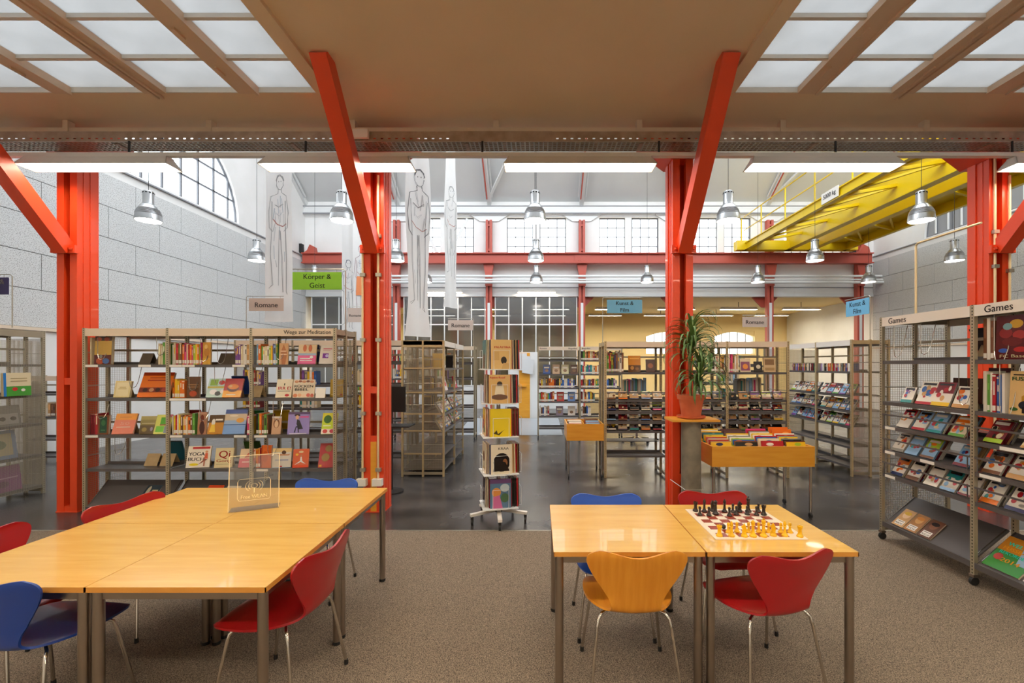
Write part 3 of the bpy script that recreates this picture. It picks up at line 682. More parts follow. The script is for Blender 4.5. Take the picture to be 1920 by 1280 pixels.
for k, x, y, d in YL: X, Y = zc(x, y); piece(k, 'yellow', X, Y, R(160), 'yellow chess %s %s' % (k, d))
X, Y = zc(663, 486)
tag(MB().lathe([(.0131*math.sin(math.pi*i/10)+1e-5, .0131-.0131*math.cos(math.pi*i/10)) for i in range(11)], 14).build('black_ball', 'black', None, True), 'small black ball on the chess board behind the yellow rook', 'ball').location = (X, Y, ZT+.0055)
# ================================================================== WLAN SIGN
X, Y = G(428, 962, ZT)
e = thing('table_sign', 'clear acrylic table sign with an engraved wireless symbol', 'sign', (X, Y, ZT), R(24))
MB().add([(0, 0, 0), (.29, 0, 0), (.29, .10, .004), (0, .10, .004), (0, 0, .004), (.29, 0, .004), (.29, .10, .008), (0, .10, .008)], [(0, 1, 2, 3), (4, 5, 6, 7), (0, 1, 5, 4), (1, 2, 6, 5), (2, 3, 7, 6), (3, 0, 4, 7)]).build('foot_plate', 'frostac', e)
def lean(u, v, o=0): return (u, -.001+.13*v-o, .006+v)
a = [lean(0, 0), lean(.29, 0), lean(.29, .36), lean(0, .36)]; b = [lean(u, v, .004) for u, v in ((0, 0), (.29, 0), (.29, .36), (0, .36))]
MB().add(a+b, [(0, 1, 2, 3), (4, 5, 6, 7), (0, 1, 5, 4), (1, 2, 6, 5), (2, 3, 7, 6), (3, 0, 4, 7)]).build('sheet', 'acryl', e)
eb = MB()
for p, q in (((0, 0), (0, .36)), ((0, .36), (.29, .36)), ((.29, .36), (.29, 0))): eb.bar(lean(*p, .002), lean(*q, .002), .005, .003)
eb.build('polished_edge', 'etched', e)
en = MB()
rr = [(.05, .08), (.05, .19), (.06, .205), (.23, .205), (.24, .19), (.24, .08), (.23, .065), (.06, .065)]
for i in range(8): en.bar(lean(*rr[i], .0055), lean(*rr[(i+1) % 8], .0055), .0035, .001)
en.build('engraved_frame', 'etched', e)
en = MB()
cx_, cz_ = .145, .158
for rad, a0, a1 in ((.018, 0, 360), (.034, -50, 50), (.034, 130, 230), (.05, -50, 50), (.05, 130, 230)):
    pts = [(cx_+rad*math.cos(R(a0+(a1-a0)*i/12)), cz_+rad*.8*math.sin(R(a0+(a1-a0)*i/12))) for i in range(13)]
    for i in range(12): en.bar(lean(*pts[i], .0055), lean(*pts[i+1], .0055), .0035, .001)
en.bar(lean(cx_, cz_-.015, .0055), lean(cx_, cz_-.045, .0055), .005, .001)
en.build('engraved_symbol', 'etched', e)
tm = MB(); text(tm, 'Free WLAN', .145, 0, .032, w=.15); tm.v = [lean(v[0], v[2]+.088, .0055) for v in tm.v]; tm.build('lettering', 'etched', e)
# ================================================================== PRINTED THINGS: books, comics, cases
HUES = {'red': 'B3202A', 'orange': 'E8761C', 'yellow': 'EFC32B', 'pink': 'D8407A', 'white': 'EDE6DA', 'cream': 'E3D2AE', 'green': '5E9A3A', 'teal': '2C8C8C', 'blue': '2F5FA8', 'light blue': '8FB6DC', 'purple': '7A4A98',
        'brown': '74482A', 'black': '26221F', 'grey': '8C8880', 'dark red': '7A1A22', 'lime': 'A9C93B', 'tan': 'C89A62', 'navy': '24305E'}
WARM = ['pink', 'orange', 'red', 'yellow', 'white', 'white', 'cream', 'purple', 'green', 'orange', 'lime', 'light blue', 'red', 'yellow', 'brown', 'black', 'blue']
DARK = ['brown', 'dark red', 'black', 'cream', 'grey', 'red', 'tan', 'white', 'navy', 'green', 'orange', 'black', 'brown', 'cream']
MIXD = ['red', 'white', 'black', 'blue', 'cream', 'orange', 'brown', 'grey', 'yellow', 'teal', 'dark red', 'white', 'purple', 'green']
PAGE = L(232, 220, 194)
def hue(n): return L(HUES[n])
NB = {'book': 0}
REST = MB()                                      # books past the three hundred that show largest
def spine_book(Mw, x, y, z, wd, h, d, cn, label, group, sticker=True, lean=0, rng=random, name='book', stuff=False):
    c_ = hue(cn); b = REST if stuff else MB()
    if stuff: b.T = Mw @ Matrix.Translation((x, y, z))
    b.box(0, wd, 0, d, 0, h, 0, c_)
    b.box(.0015, wd-.0015, .002, d+.0006, h-.004, h+.0006, 0, PAGE)
    k = rng.random(); alt = hue(rng.choice(('white', 'yellow', 'black', 'cream'))) if k < .6 else tuple(min(1, q*1.6+.02) for q in c_)
    z0 = h*rng.uniform(.45, .6); z1 = h*rng.uniform(.75, .92)
    b.box(wd*.28, wd*.72, -.0005, .001, z0, z1, 0, alt)
    if k < .35: b.box(0, wd, -.0004, .001, h*.93, h*.97, 0, alt)
    if sticker: b.box(.001, wd-.001, -.0007, .001, .012, .012+min(.038, h*.2), 0, L(236, 230, 220))
    if stuff: return
    o = b.build(name, 'print'); tag(o, label, 'book' if name == 'book' else 'disc case', group)
    o.matrix_world = Mw @ Matrix.Translation((x, y, z)) @ Matrix.Rotation(lean, 4, 'Y')
    return o
def book_run(Mw, x0, x1, y, z, seed, pal, hr, where, group, dr=(.13, .16), tr=(.012, .03), sticker=True, name='book', kind='book', stuff=False):
    g = random.Random(seed); x = x0; n = 0
    while True:
        t = g.uniform(*tr)
        if x+t > x1: break
        cn = g.choice(pal); h = g.uniform(*hr)
        spine_book(Mw, x, y+g.uniform(0, .012), z, t, h, g.uniform(*dr), cn, '%s %s %s upright %s' % ('thick' if t > .022 else 'thin', cn, kind, where), group, sticker, 0, g, name, stuff)
        x += t+.0012; n += 1
    return x
def face_item(name, Mw, wd, h, t, cover, els, label, cat, group, tilt=0, mt='gloss', pages=True, lift=0):
    # a book, comic or case seen from its front; local x across, z up, front at y = 0
    A = Mw @ Matrix.Translation((0, 0, t*math.sin(tilt)+lift)) @ Matrix.Rotation(-tilt, 4, 'X')
    e = thing(name, label, cat, group=group, mw=A)
    c_ = L(cover) if isinstance(cover, str) else cover
    b = MB().box(-wd/2, wd/2, 0, .0018, 0, h, 0, c_)
    if pages:
        b.box(-wd/2, wd/2, t-.0018, t, 0, h, 0, c_).box(-wd/2, -wd/2+.0018, .0018, t-.0018, 0, h, 0, c_)
    else: b.box(-wd/2, wd/2, .0018, t, 0, h, 0, tuple(q*.6 for q in c_))
    tx = []
    for k, el in enumerate(els):
        y = -.0004*(k+1)
        if el[0] == 'r':
            _, u0, v0, u1, v1, cc = el
            b.add([(-wd/2+u*wd, y, v*h) for u, v in ((u0, v0), (u1, v0), (u1, v1), (u0, v1))], [(0, 1, 2, 3)], 0, L(cc))
        elif el[0] == 'e':
            _, u, v, ru, rv, cc = el
            b.add([(-wd/2+(u+ru*math.cos(2*math.pi*i/14))*wd, y, (v+rv*math.sin(2*math.pi*i/14))*h) for i in range(14)], [tuple(range(14))], 0, L(cc))
        elif el[0] == 'p':
            b.add([(-wd/2+u*wd, y, v*h) for u, v in el[1]], [tuple(range(len(el[1])))], 0, L(el[2]))
        else: tx.append((el, y))
    b.build('cover', mt, e)
    if pages: MB().box(-wd/2+.0018, wd/2-.003, .0019, t-.0019, .003, h-.003, 0, PAGE).build('pages', 'print', e)
    for el, y in tx:
        _, s, u, v, sw, cc = el[:6]
        tm = MB(); text(tm, s, -wd/2+u*wd, v*h, el[6]*h, y, col=L(cc), w=sw*wd, bold=.0012 if len(el) > 7 else 0); tm.build('title', mt, e)
    return e
def stand(Mw, x, y, z, t, h, wd, tilt, label, m='card', group='tent shaped book stands'):
    b0 = t/math.cos(tilt)+.004; hs = h*.72; ty, tz = b0+hs*math.sin(tilt), hs*math.cos(tilt); q = .003
    o = MB().prism([(b0, 0), (b0+q, 0), (ty+q, tz-.004), (ty+.062, 0), (ty+.066, 0), (ty+.004, tz+.002), (ty, tz)], -wd*.36, wd*.36, 'x').build('book_stand', m)
    o.matrix_world = Mw @ Matrix.Translation((x, y, z)); return tag(o, label, 'book stand', group)
def rnd_cover(g, light=True):
    ks = list(HUES); base = g.choice(['white', 'cream', 'white', 'white', 'light blue'] if light else ['tan', 'brown', 'grey', 'cream', 'dark red', 'tan', 'cream', 'black'])
    a, b_ = g.choice(ks), g.choice(ks); els = []
    if g.random() < .5: els.append(('r', .0, g.uniform(.5, .7), 1, 1, HUES[a]))
    for i in range(g.randint(4, 7)):
        els.append(('e', g.uniform(.2, .8), g.uniform(.25, .85), g.uniform(.07, .2), g.uniform(.05, .14), HUES[g.choice([a, b_, 'white', 'blue', 'orange', 'red', 'light blue', 'tan'] if light else [a, 'brown', 'cream', 'black', 'tan', 'grey'])]))
    els.append(('r', 0, 0, 1, g.uniform(.08, .2), HUES[b_]))
    if light: els.append(('e', g.choice((.25, .75)), g.uniform(.35, .6), .13, .1, HUES['red']))
    els.append(('r', .12, g.uniform(.8, .86), .88, .93, HUES['white' if base != 'white' else 'black']))
    return HUES[base], els, '%s case, %s strip,' % (base, b_)
# ================================================================== RACKS
def wiremesh(wd, h, p=.022, q=.0022):
    b = MB(); i = 0
    for i in range(int(wd/p)+1): b.box(i*p-q/2, i*p+q/2, -q/2, q/2, 0, h)
    for j in range(int(h/p)+1): b.box(0, wd, -q/2, q/2, j*p-q/2, j*p+q/2)
    return b
def rack(label, Mw, nb, bw, H, D, levels, pm='post', hm='header', texts=(), ends=(1, 1), casters=False, slope=False, trays=(), blevels=None, fine=False, z0=.0, group='perforated steel library racks', half=None):
    e = thing('library_rack', label, 'bookcase', mw=Mw, group=group); hf = half or D/2
    ys = [0, D/2, D] if D > .45 else [0, D]
    pmsh = MB().box(-.017, .017, -.014, .014, z0, H).mesh('post', pm)
    for i in range(nb+1):
        for y in ys: inst(pmsh, 'post', e, (i*bw, y, 0))
        MB().box(i*bw-.012, i*bw+.012, .014, D-.014, H-.07, H-.01).build('top_bar', pm if pm != 'post' else 'wire', e)
        MB().box(i*bw-.012, i*bw+.012, .014, D-.014, z0+.03, z0+.07).build('base_bar', 'wire', e)
        if casters:
            for y in (0, D): 
                c_ = MB().lathe([(.032, -.012), (.034, 0), (.032, .012)], 14); c_.v = [(v[2]+i*bw, v[1]+y, v[0]+.036) for v in c_.v]; c_.build('caster', 'black', e, True)
                MB().box(i*bw-.02, i*bw+.02, y-.022, y+.022, .068, z0+.02).build('caster_fork', 'legs', e)
    hm_ = MB().box(.018, bw-.018, -.016, .0, H-.09, H-.005).mesh('header_panel', hm); cap = MB().box(.018, bw-.018, 0, D, H-.03, H-.02).mesh('top_panel', 'board')
    bmsh = MB().box(.02, bw-.02, -.006, hf-.02, -.008, 0).box(.02, bw-.02, -.01, -.006, -.032, 0).box(.02, bw-.02, hf-.024, hf-.02, 0, .03).mesh('shelf_board', 'board')
    bmsb = MB().box(.02, bw-.02, D-hf+.02, D+.006, -.008, 0).box(.02, bw-.02, D+.006, D+.01, -.032, 0).mesh('shelf_board', 'board')
    rail = MB().bar((.018, -.012, .11), (bw-.018, -.012, .11), .008, .014).bar((.04, -.012, .0), (.04, -.012, .11), .006, .006).bar((bw-.04, -.012, 0), (bw-.04, -.012, .11), .006, .006).mesh('retaining_rail', 'board')
    tie = MB().box(.018, bw-.018, D/2-.004, D/2+.004, 0, .025).mesh('back_tie', 'wire')
    for i in range(nb):
        h_ = inst(hm_, 'header_panel', e, (i*bw, 0, 0)); inst(cap, 'top_panel', e, (i*bw, 0, 0))
        if D > .45: MB().box(.018, bw-.018, D, D+.016, H-.09, H-.005).build('header_panel', hm, e).location = (i*bw, 0, 0)
        for b_i, s, x, size in texts:
            if b_i == i: tm = MB(); text(tm, s, x, H-.048, size, -.0172); tm.build('lettering', 'ink', h_)
        for z in levels: inst(bmsh, 'shelf_board', e, (i*bw, 0, z))
        for z in (blevels if blevels is not None else levels if D > .45 else ()): inst(bmsb, 'shelf_board', e, (i*bw, 0, z))
        for z in trays: inst(rail, 'retaining_rail', e, (i*bw, 0, z))
        for z in (H*.88, H*.48): inst(tie, 'back_tie', e, (i*bw, 0, z))
        if slope:
            MB().prism([(-.01, z0+.1), (-.006, z0+.09), (hf-.02, z0+.34), (hf-.024, z0+.352)], i*bw+.02, i*bw+bw-.02, 'x').build('sloped_shelf', 'board', e)
            MB().box(i*bw+.02, i*bw+bw-.02, -.016, -.008, z0+.07, z0+.115).build('sloped_shelf_lip', 'board', e)
            for xx in (.035, bw-.035): MB().bar((i*bw+xx, .0, z0+.108), (i*bw+xx, hf-.03, z0+.355), .004, .008).build('divider_wire', 'chrome', e)
    for k, x in ((0, 0), (1, nb*bw)):
        if not ends[k]: continue
        for j in range(len(ys)-1):
            wd = ys[j+1]-ys[j]-.03; hh = H-.2-z0
            if fine: p = MB().box(0, wd, -.001, .001, 0, hh).build('mesh_panel', 'sheet', e)
            else: p = wiremesh(wd, hh).build('mesh_panel', 'wire', e)
            p.location = (x, ys[j]+.015, z0+.1); p.rotation_euler = (0, 0, R(90))
        for z in levels:
            MB().tube([(x, 0, z+.14), (x, D, z+.14)], .004, 5).build('end_rod', 'zinc', e)
    return e
def strips(Mw, e, lst):       # paper label holders on the shelf edges
    for x, z, wd in lst: MB().box(x, x+wd, -.0125, -.0105, z-.028, z-.002).build('label_strip', 'stick', e)
def loops(e, lst, depth=.02): # hanging wire book supports
    for x, z, ln in lst:
        MB().tube([(x, depth, z), (x+.005, depth-.005, z-ln*.75), (x+.02, depth-.01, z-ln*.95), (x+.045, depth-.01, z-ln), (x+.07, depth, z-ln*.93), (x+.08, depth+.02, z-ln*.7), (x+.085, depth+.06, z)], .0032, 5).build('wire_book_support', 'chrome', e)
# ------------------------------------------------------------------ the meditation bookcase
LY = 5.06; LM = Matrix.Translation((-5.12, LY, 0)); BW = .9417
LV = [1.715, 1.335, .92, .54]
def lx(px): return (px-CX)*LY/F+5.12
LR = rack('long steel bookcase headed Wege zur Meditation, beside the first column', LM, 3, BW, 2.126, .545, LV, texts=[(2, 'Wege zur Meditation', .64, .062)], slope=True, hm='header')
strips(LM, LR, [(lx(162), LV[0], .14), (lx(261), LV[0], .14), (lx(319), LV[0], .14), (lx(343), LV[0], .14), (lx(437), LV[0], .14), (lx(319), LV[1], .41), (lx(162), LV[2], .14), (lx(320), LV[2], .14), (lx(440), LV[2], .14), (lx(478), LV[2], .14), (lx(482), LV[3], .13)])
loops(LR, [(lx(180), 2.02, .25), (lx(291), 2.02, .2), (lx(373), 2.02, .27), (lx(405), 2.02, .3), (lx(515), 2.02, .25), (lx(240), 1.69, .24), (lx(352), 1.69, .27), (lx(400), 1.69, .2), (lx(180), 1.3, .2), (lx(372), 1.3, .22), (lx(510), 1.3, .22), (lx(500), .88, .2), (lx(212), .88, .18), (lx(470), 1.69, .22)])
rn = ['on the top meditation bookcase shelf', 'on the second meditation bookcase shelf', 'on the third meditation bookcase shelf', 'on the fourth meditation bookcase shelf']
GB = 'spine out books in the meditation bookcase'
book_run(LM, lx(318), lx(374), .03, LV[0], 3, WARM, (.21, .25), rn[0]+', middle bay', GB)
book_run(LM, lx(437), lx(470), .03, LV[0], 8, ['cream', 'pink', 'white', 'purple', 'tan', 'white'], (.2, .23), rn[0]+', end of the middle bay', GB)
book_run(LM, lx(477), lx(519), .03, LV[0], 5, WARM, (.2, .24), rn[0]+', bay below the heading', GB)
book_run(LM, lx(292), lx(312), .03, LV[0], 6, ['cream', 'cream', 'green', 'tan'], (.2, .28), rn[0]+', bay beside the column', GB, sticker=False)
book_run(LM, lx(319), lx(344), .03, LV[1], 12, ['orange', 'yellow', 'red', 'white', 'orange'], (.19, .23), rn[1]+', middle bay', GB)
book_run(LM, lx(318), lx(364), .03, LV[2], 14, ['orange', 'yellow', 'red', 'white', 'brown', 'green', 'orange', 'cream'], (.2, .24), rn[2]+', middle bay', GB)
book_run(LM, lx(460), lx(471), .03, LV[2], 15, ['pink', 'orange', 'yellow', 'white'], (.2, .23), rn[2]+', end of the middle bay', GB)
book_run(LM, lx(477), lx(502), .03, LV[2], 17, ['red', 'orange', 'black', 'green', 'yellow', 'brown'], (.21, .24), rn[2]+', bay below the heading', GB)
book_run(LM, lx(476), lx(485), .03, LV[3], 19, ['orange', 'red'], (.2, .23), rn[3]+', bay below the heading', GB)
book_run(LM, lx(163), lx(168), .03, LV[0], 21, ['cream'], (.3, .31), rn[0]+', against the end mesh', GB, sticker=False)
book_run(LM, lx(163), lx(178), .03, LV[2], 22, ['dark red', 'brown', 'red'], (.22, .24), rn[2]+', against the end mesh', GB, sticker=False)
GD = 'books shown face out in the meditation bookcase'
def disp(px0, px1, hpx, lv, cover, els, label, tilt=20, st=True, skew=8, t=.02, dy=.03, g=GD):
    k = LY/F; wd = (px1-px0)*k/math.cos(R(skew)); h = hpx*k/math.cos(R(tilt))
    Mx = LM @ Matrix.Translation((lx((px0+px1)/2), dy, LV[lv])) @ Matrix.Rotation(R(skew), 4, 'Z')
    face_item('book', Mx, wd, h, t, cover, els, label, 'book', g, R(tilt))
    if st: stand(Mx, 0, 0, 0, t, h, wd, R(tilt), 'card stand behind the '+label)
def S(s, u, v, w_, c_, sz, *b): return ('t', s, u, v, w_, c_, sz, *b)
disp(171, 203, 53, 0, 'C8A048', [('r', 0, .84, 1, 1, '4A2A1C'), ('e', .25, .9, .16, .07, 'A0401E'), ('e', .7, .9, .16, .07, '8C3018'), ('r', 0, 0, 1, .34, '5A1E1A'), ('e', .35, .12, .22, .12, 'B4481E'), ('e', .7, .12, .2, .1, '4466A0'), ('e', .4, .28, .1, .07, '8A8478')], 'large brown and yellow picture book with bowls of fruit', 3, False, 0, .035)
disp(376, 391, 42, 0, 'CE9434', [('e', .5, .55, .35, .2, 'B87A2A'), ('r', 0, 0, 1, .3, 'DFA93E'), ('e', .4, .8, .2, .1, 'E8C070')], 'tan book with a face like mask', 2, False, 0)
disp(520, 537, 40, 0, 'D8A878', [('p', [(.3, 0), (.7, 0), (.9, .55), (.5, .95), (.2, .6)], 'B87850'), ('r', .15, .45, .85, .5, 'EBC8A0'), ('r', .15, .6, .8, .65, 'EBC8A0')], 'skin coloured book with folded hands', 2, False, 0)
disp(556, 588, 37, 0, 'E4C8A0', [('r', 0, 0, 1, .45, 'DE5C96'), ('r', 0, .45, 1, .56, 'A8C0DA'), ('e', .35, .82, .1, .18, 'C4683E'), ('e', .65, .82, .1, .18, 'C4683E'), ('e', .75, .36, .1, .07, 'FFFFFF'), ('r', .12, .26, .68, .31, 'FFFFFF'), ('r', .12, .17, .8, .2, 'FFFFFF')], 'pink and cream book with two bare feet', 12)
disp(596, 622, 36, 0, 'DCD2C8', [('r', .2, .3, .6, .56, '7A2C98'), ('r', .2, .78, .8, .82, 'C84860'), ('r', .2, .7, .7, .73, 'C89098'), ('e', .5, .43, .12, .08, 'C0B0E0')], 'pale grey book with a small purple square', 20)
disp(209, 236, 31, 1, 'E0CC90', [('r', .12, .1, .88, .9, 'E8D8A6'), ('r', .3, .6, .7, .64, 'B89A58'), ('r', .25, .5, .75, .53, 'B89A58')], 'small cream parchment book', 12, t=.03)
disp(255, 308, 46, 1, 'E8761C', [('r', 0, .86, 1, 1, 'B0401C'), ('r', 0, .18, 1, .38, '7A2A1C'), ('e', .2, .28, .08, .08, '3C1A12'), ('e', .4, .28, .08, .08, 'C88A60'), ('e', .6, .28, .08, .08, '3C1A12'), ('e', .8, .28, .08, .08, 'A04030'), ('r', .25, .75, .8, .79, 'B84A14'), ('r', .2, .64, .85, .69, 'B03A12')], 'big orange book with a row of small portraits', 24, t=.03)
disp(346, 370, 40, 1, '5E3A1C', [('r', .1, .6, .9, .64, 'A87A4A'), ('r', .1, .5, .9, .53, 'A87A4A'), ('e', .5, .2, .3, .14, 'B8481E')], 'dark brown book with an orange glow', 3, False, 0)
disp(383, 416, 35, 1, 'C0DCD4', [('e', .7, .78, .16, .12, 'C4322A'), ('r', .1, .62, .5, .95, '8CB03C'), ('r', 0, .48, 1, .58, 'C8B43A'), ('e', .35, .28, .2, .14, 'F2F2F2'), ('e', .6, .2, .16, .12, '2A2A2A'), ('e', .8, .3, .1, .1, 'F0F0F0')], 'green and white book of small cartoon pictures', 22)
disp(414, 446, 35, 1, 'B82418', [('r', 0, 0, 1, .36, 'EFA616'), ('e', .5, .48, .32, .2, '5A1C0E'), ('e', .5, .56, .3, .14, 'E08020'), ('e', .35, .6, .1, .07, 'E8B878'), ('r', .2, .12, .7, .16, 'FFF2C8')], 'red and orange book with a bowl of food', 22)
disp(514, 542, 34, 1, 'EADCC0', [S('IRR E!', .52, .5, .78, 'C01820', .24, 1), ('r', .1, .33, .9, .36, '5A5048'), ('e', .72, .12, .14, .07, 'C8202C'), ('r', .47, .66, .53, .78, '1E1A18')], 'white book with IRR E! in red letters', 17)
disp(547, 585, 34, 1, 'EBDCC4', [('e', .15, .88, .1, .07, 'C88860'), ('e', .32, .9, .08, .06, '8A4A30'), ('e', .5, .88, .1, .07, 'D89870'), ('e', .68, .9, .08, .06, '6A3A28'), ('e', .86, .88, .1, .07, 'D0906A'), ('e', .12, .12, .1, .1, 'D0805A'), ('e', .32, .14, .1, .09, 'E0A880'), ('e', .52, .12, .12, .08, 'F0D0B0'), ('e', .72, .14, .09, .1, 'D87060'), ('e', .9, .12, .08, .1, 'C86A58'), S('RÜCKEN', .5, .62, .86, '2A2624', .19, 1), S('BIBEL', .4, .44, .62, '2A2624', .19, 1)], 'white book with RÜCKEN BIBEL in black letters', 10)
disp(589, 606, 18, 1, 'F2EDE4', [], 'small blank white card', 20, t=.006)
disp(606, 629, 34, 1, 'B8962C', [('r', .1, .1, .9, .16, 'D8B85A'), ('r', .3, .6, .7, .63, '8A6C1C'), ('e', .88, .12, .1, .08, 'A83A1C')], 'mustard yellow book at the rack end', 8, dy=.17, st=False)
disp(178, 198, 36, 2, '74401E', [('r', .16, .08, .84, .92, '14482E'), ('e', .5, .6, .2, .16, '2C6A3A'), ('r', .3, .2, .7, .24, '3E7A4A')], 'brown framed book with a dark green panel', 3, False, 0, .03)
disp(206, 242, 37, 2, 'E8846A', [('r', 0, .68, 1, 1, 'EE9A2A'), S('50', .5, .5, .42, 'F4B49C', .2), ('r', .15, .31, .8, .35, 'F8DCC8'), ('r', .2, .8, .75, .83, 'C8701A')], 'salmon and orange book with a pale 50', 21)
disp(257, 284, 33, 2, '8A7A3C', [('r', 0, 0, 1, .5, '5E4A26'), ('r', .1, .58, .9, .61, 'D8CC9A'), ('e', .3, .25, .16, .12, '96803C'), ('e', .75, .28, .08, .12, 'A090A0'), ('r', 0, .8, 1, 1, 'A89A54')], 'olive brown landscape book', 14)
disp(284, 311, 35, 2, 'D8D868', [('r', .3, .5, .8, .86, '5AB02E'), ('r', .1, .1, .6, .4, '6CBE34'), ('r', .6, .86, 1, 1, 'C85A78'), ('r', .3, .44, 1, .49, '7A4420'), ('r', .62, .04, .95, .4, '8A9AA8')], 'yellow and lime green photo collage book', 20)
disp(366, 383, 42, 2, 'B07A58', [('e', .5, .3, .3, .3, '4A1E18'), ('e', .5, .72, .2, .16, '7A3420'), ('r', 0, .9, 1, 1, 'C8947A')], 'brown book with a dancer in a dark dress', 3, False, 0)
disp(386, 412, 35, 2, 'C8861E', [('r', 0, .6, 1, 1, '5A3C1A'), ('e', .3, .6, .12, .2, 'F0E8D8'), ('p', [(.1, .1), (.5, .1), (.4, .5), (.2, .5)], 'F2C838'), ('r', .42, .7, .9, .79, 'F4EEE0')], 'golden brown book with a figure in white and yellow', 16)
disp(415, 453, 45, 2, '9AB4D8', [('r', 0, .82, 1, 1, '4A62A8'), ('r', 0, .55, 1, .82, 'D8C4A8'), ('r', 0, .36, 1, .39, '3E6AA8'), ('e', .72, .55, .18, .1, 'E0A040'), ('e', .4, .74, .2, .04, 'F0E0C8'), ('r', 0, 0, 1, .34, '7CA4DC')], 'large pale blue book with a sea and clouds', 18)
disp(506, 522, 33, 2, 'D0A480', [('e', .5, .6, .34, .26, '8A5A3C'), ('e', .5, .56, .22, .2, 'E0B890'), ('r', 0, .9, 1, 1, 'E8DCD0')], 'narrow book with a portrait in sepia', 10)
disp(537, 575, 41, 2, '9A8CCC', [('r', 0, .9, 1, 1, '5A4470'), ('r', .55, .74, .95, .82, 'D85A9C'), ('e', .42, .86, .14, .05, '3C2420'), ('e', .42, .76, .08, .1, 'E0B090'), ('p', [(.42, .68), (.54, .62), (.72, .24), (.52, .22), (.4, .46)], '2E2A34'), ('p', [(.3, .08), (.38, .36), (.5, .36), (.54, .08), (.49, .08), (.46, .3), (.41, .3), (.36, .08)], '20203A'), ('r', .1, .01, .9, .04, 'F0F0F4')], 'lilac book with a figure in a hat on a ladder', 10)
disp(600, 627, 38, 2, 'C8DC30', [('r', 0, .62, 1, 1, 'D8D028'), ('e', .35, .7, .26, .2, '3A6A1C'), ('r', 0, 0, 1, .24, 'F0E0D0'), ('e', .25, .13, .16, .09, 'C43A34'), ('e', .7, .13, .16, .09, 'B83044'), ('r', .1, .36, .6, .42, 'E8F0C0')], 'yellow green book with leaves and red fruit', 20)
disp(346, 386, 39, 3, 'F0E4D2', [S('YOGA', .4, .62, .68, '1E1A1A', .22, 1), S('BUCH', .4, .38, .68, '2A2422', .22, 1), ('r', .2, .86, .95, .96, 'C83034'), ('e', .33, .14, .2, .06, 'E8D020'), ('e', .82, .72, .06, .06, 'D8946A'), ('p', [(.74, .4), (.9, .4), (.88, .66), (.77, .66)], 'D8603C'), ('p', [(.5, .12), (.8, .3), (.9, .38), (.76, .4), (.6, .22)], '8A4A3A'), ('r', .74, .06, .8, .3, 'B06A50')], 'white book with YOGA BUCH in heavy black letters', 14)
disp(399, 430, 36, 3, 'E0CC9E', [S('Qi', .52, .66, .62, 'A81E1A', .5), S('Gong', .5, .34, .82, 'A83420', .2), ('r', .1, .16, .9, .18, 'A89A78')], 'cream book with Qi Gong in red letters', 12)
disp(444, 471, 33, 3, 'E8C8A0', [('r', 0, 0, 1, .48, 'DC4A68'), ('p', [(.3, .5), (.7, .55), (.95, .92), (.75, .95), (.45, .7)], 'C85A48'), ('e', .7, .94, .12, .05, 'D8986E'), ('r', .2, .26, .8, .32, 'F4C8CC')], 'pink and cream gymnastics book', 20)
disp(486, 505, 42, 3, 'D8641E', [('e', .4, .5, .25, .25, 'C4561A'), ('r', 0, 0, .12, 1, 'B8480E')], 'plain orange book standing upright', 3, False, 0, .025)
disp(508, 541, 36, 3, 'DCD4C8', [('r', 0, .8, 1, 1, 'E8C88A'), ('e', .6, .78, .12, .1, '5A3A28'), ('p', [(.2, .7), (.4, .62), (.85, .62), (.98, .72), (.8, .68), (.42, .7)], 'C8906A'), ('r', .15, .36, .85, .43, 'A8A8BC'), ('r', .4, .04, .54, .1, 'C83038'), ('r', 0, 0, 1, .02, '6A9AC8')], 'cream book with a figure folding arms behind the head', 8)
disp(546, 574, 34, 3, 'D8643A', [('r', 0, 0, 1, .14, 'E04A20'), ('e', .5, .84, .16, .06, 'E8C898'), ('e', .25, .7, .09, .06, 'F0C040'), ('p', [(.1, .14), (.4, .26), (.5, .3), (.84, .18), (.6, .36), (.56, .58), (.48, .58), (.46, .36)], 'EFE4E0'), ('e', .52, .64, .06, .05, 'C88860')], 'orange red book with a yoga pose in white', 12)
disp(594, 620, 43, 3, 'A81C1E', [('e', .6, .78, .24, .14, '8A6A2C'), ('e', .45, .42, .28, .17, '96742E'), ('r', .05, .04, .25, .12, 'E8A01C')], 'red book with two gold discs', 22, t=.012)
def sloped(Mx0, x, s0, wd, h, cover, els, label, group, z0=.0, slope_len=.27, nm='book', t=.022):
    A = Mx0 @ Matrix.Translation((x, .012, z0+.108)) @ Matrix.Rotation(-R(90-43), 4, 'X')
    e = face_item(nm, A, wd, h, t, cover, els, label, 'book' if nm == 'book' else 'game case', group, 0, lift=.006)
    e.matrix_world = Mx0 @ Matrix.Translation((x, .004, z0+.118+t*.68)) @ Matrix.Rotation(-R(47), 4, 'X')
sloped(LM, lx(266), 0, .17, .25, '3C4650', [('e', .25, .7, .12, .25, 'C8C0A8'), ('r', .5, .7, .9, .75, 'D8C890'), ('r', .5, .58, .84, .63, 'D8C890'), ('r', .5, .46, .66, .5, 'D8C890'), ('r', .45, .34, .84, .39, 'D8C890')], 'slate blue book with a pale waterfall on the sloped bottom shelf', GD)
sloped(LM, lx(385), 0, .18, .25, 'D8502C', [('r', .1, .5, .9, .6, 'F0B080')], 'bright red book on the sloped bottom shelf', GD)
sloped(LM, lx(420), 0, .16, .24, 'E8DCC8', [('r', .08, .2, .3, .9, 'B83A34')], 'cream book with a red column on the sloped bottom shelf', GD)
sloped(LM, lx(560), 0, .17, .24, 'E8A84A', [('e', .5, .5, .3, .2, 'F0D8A0')], 'amber book on the sloped bottom shelf behind the blue chair', GD)
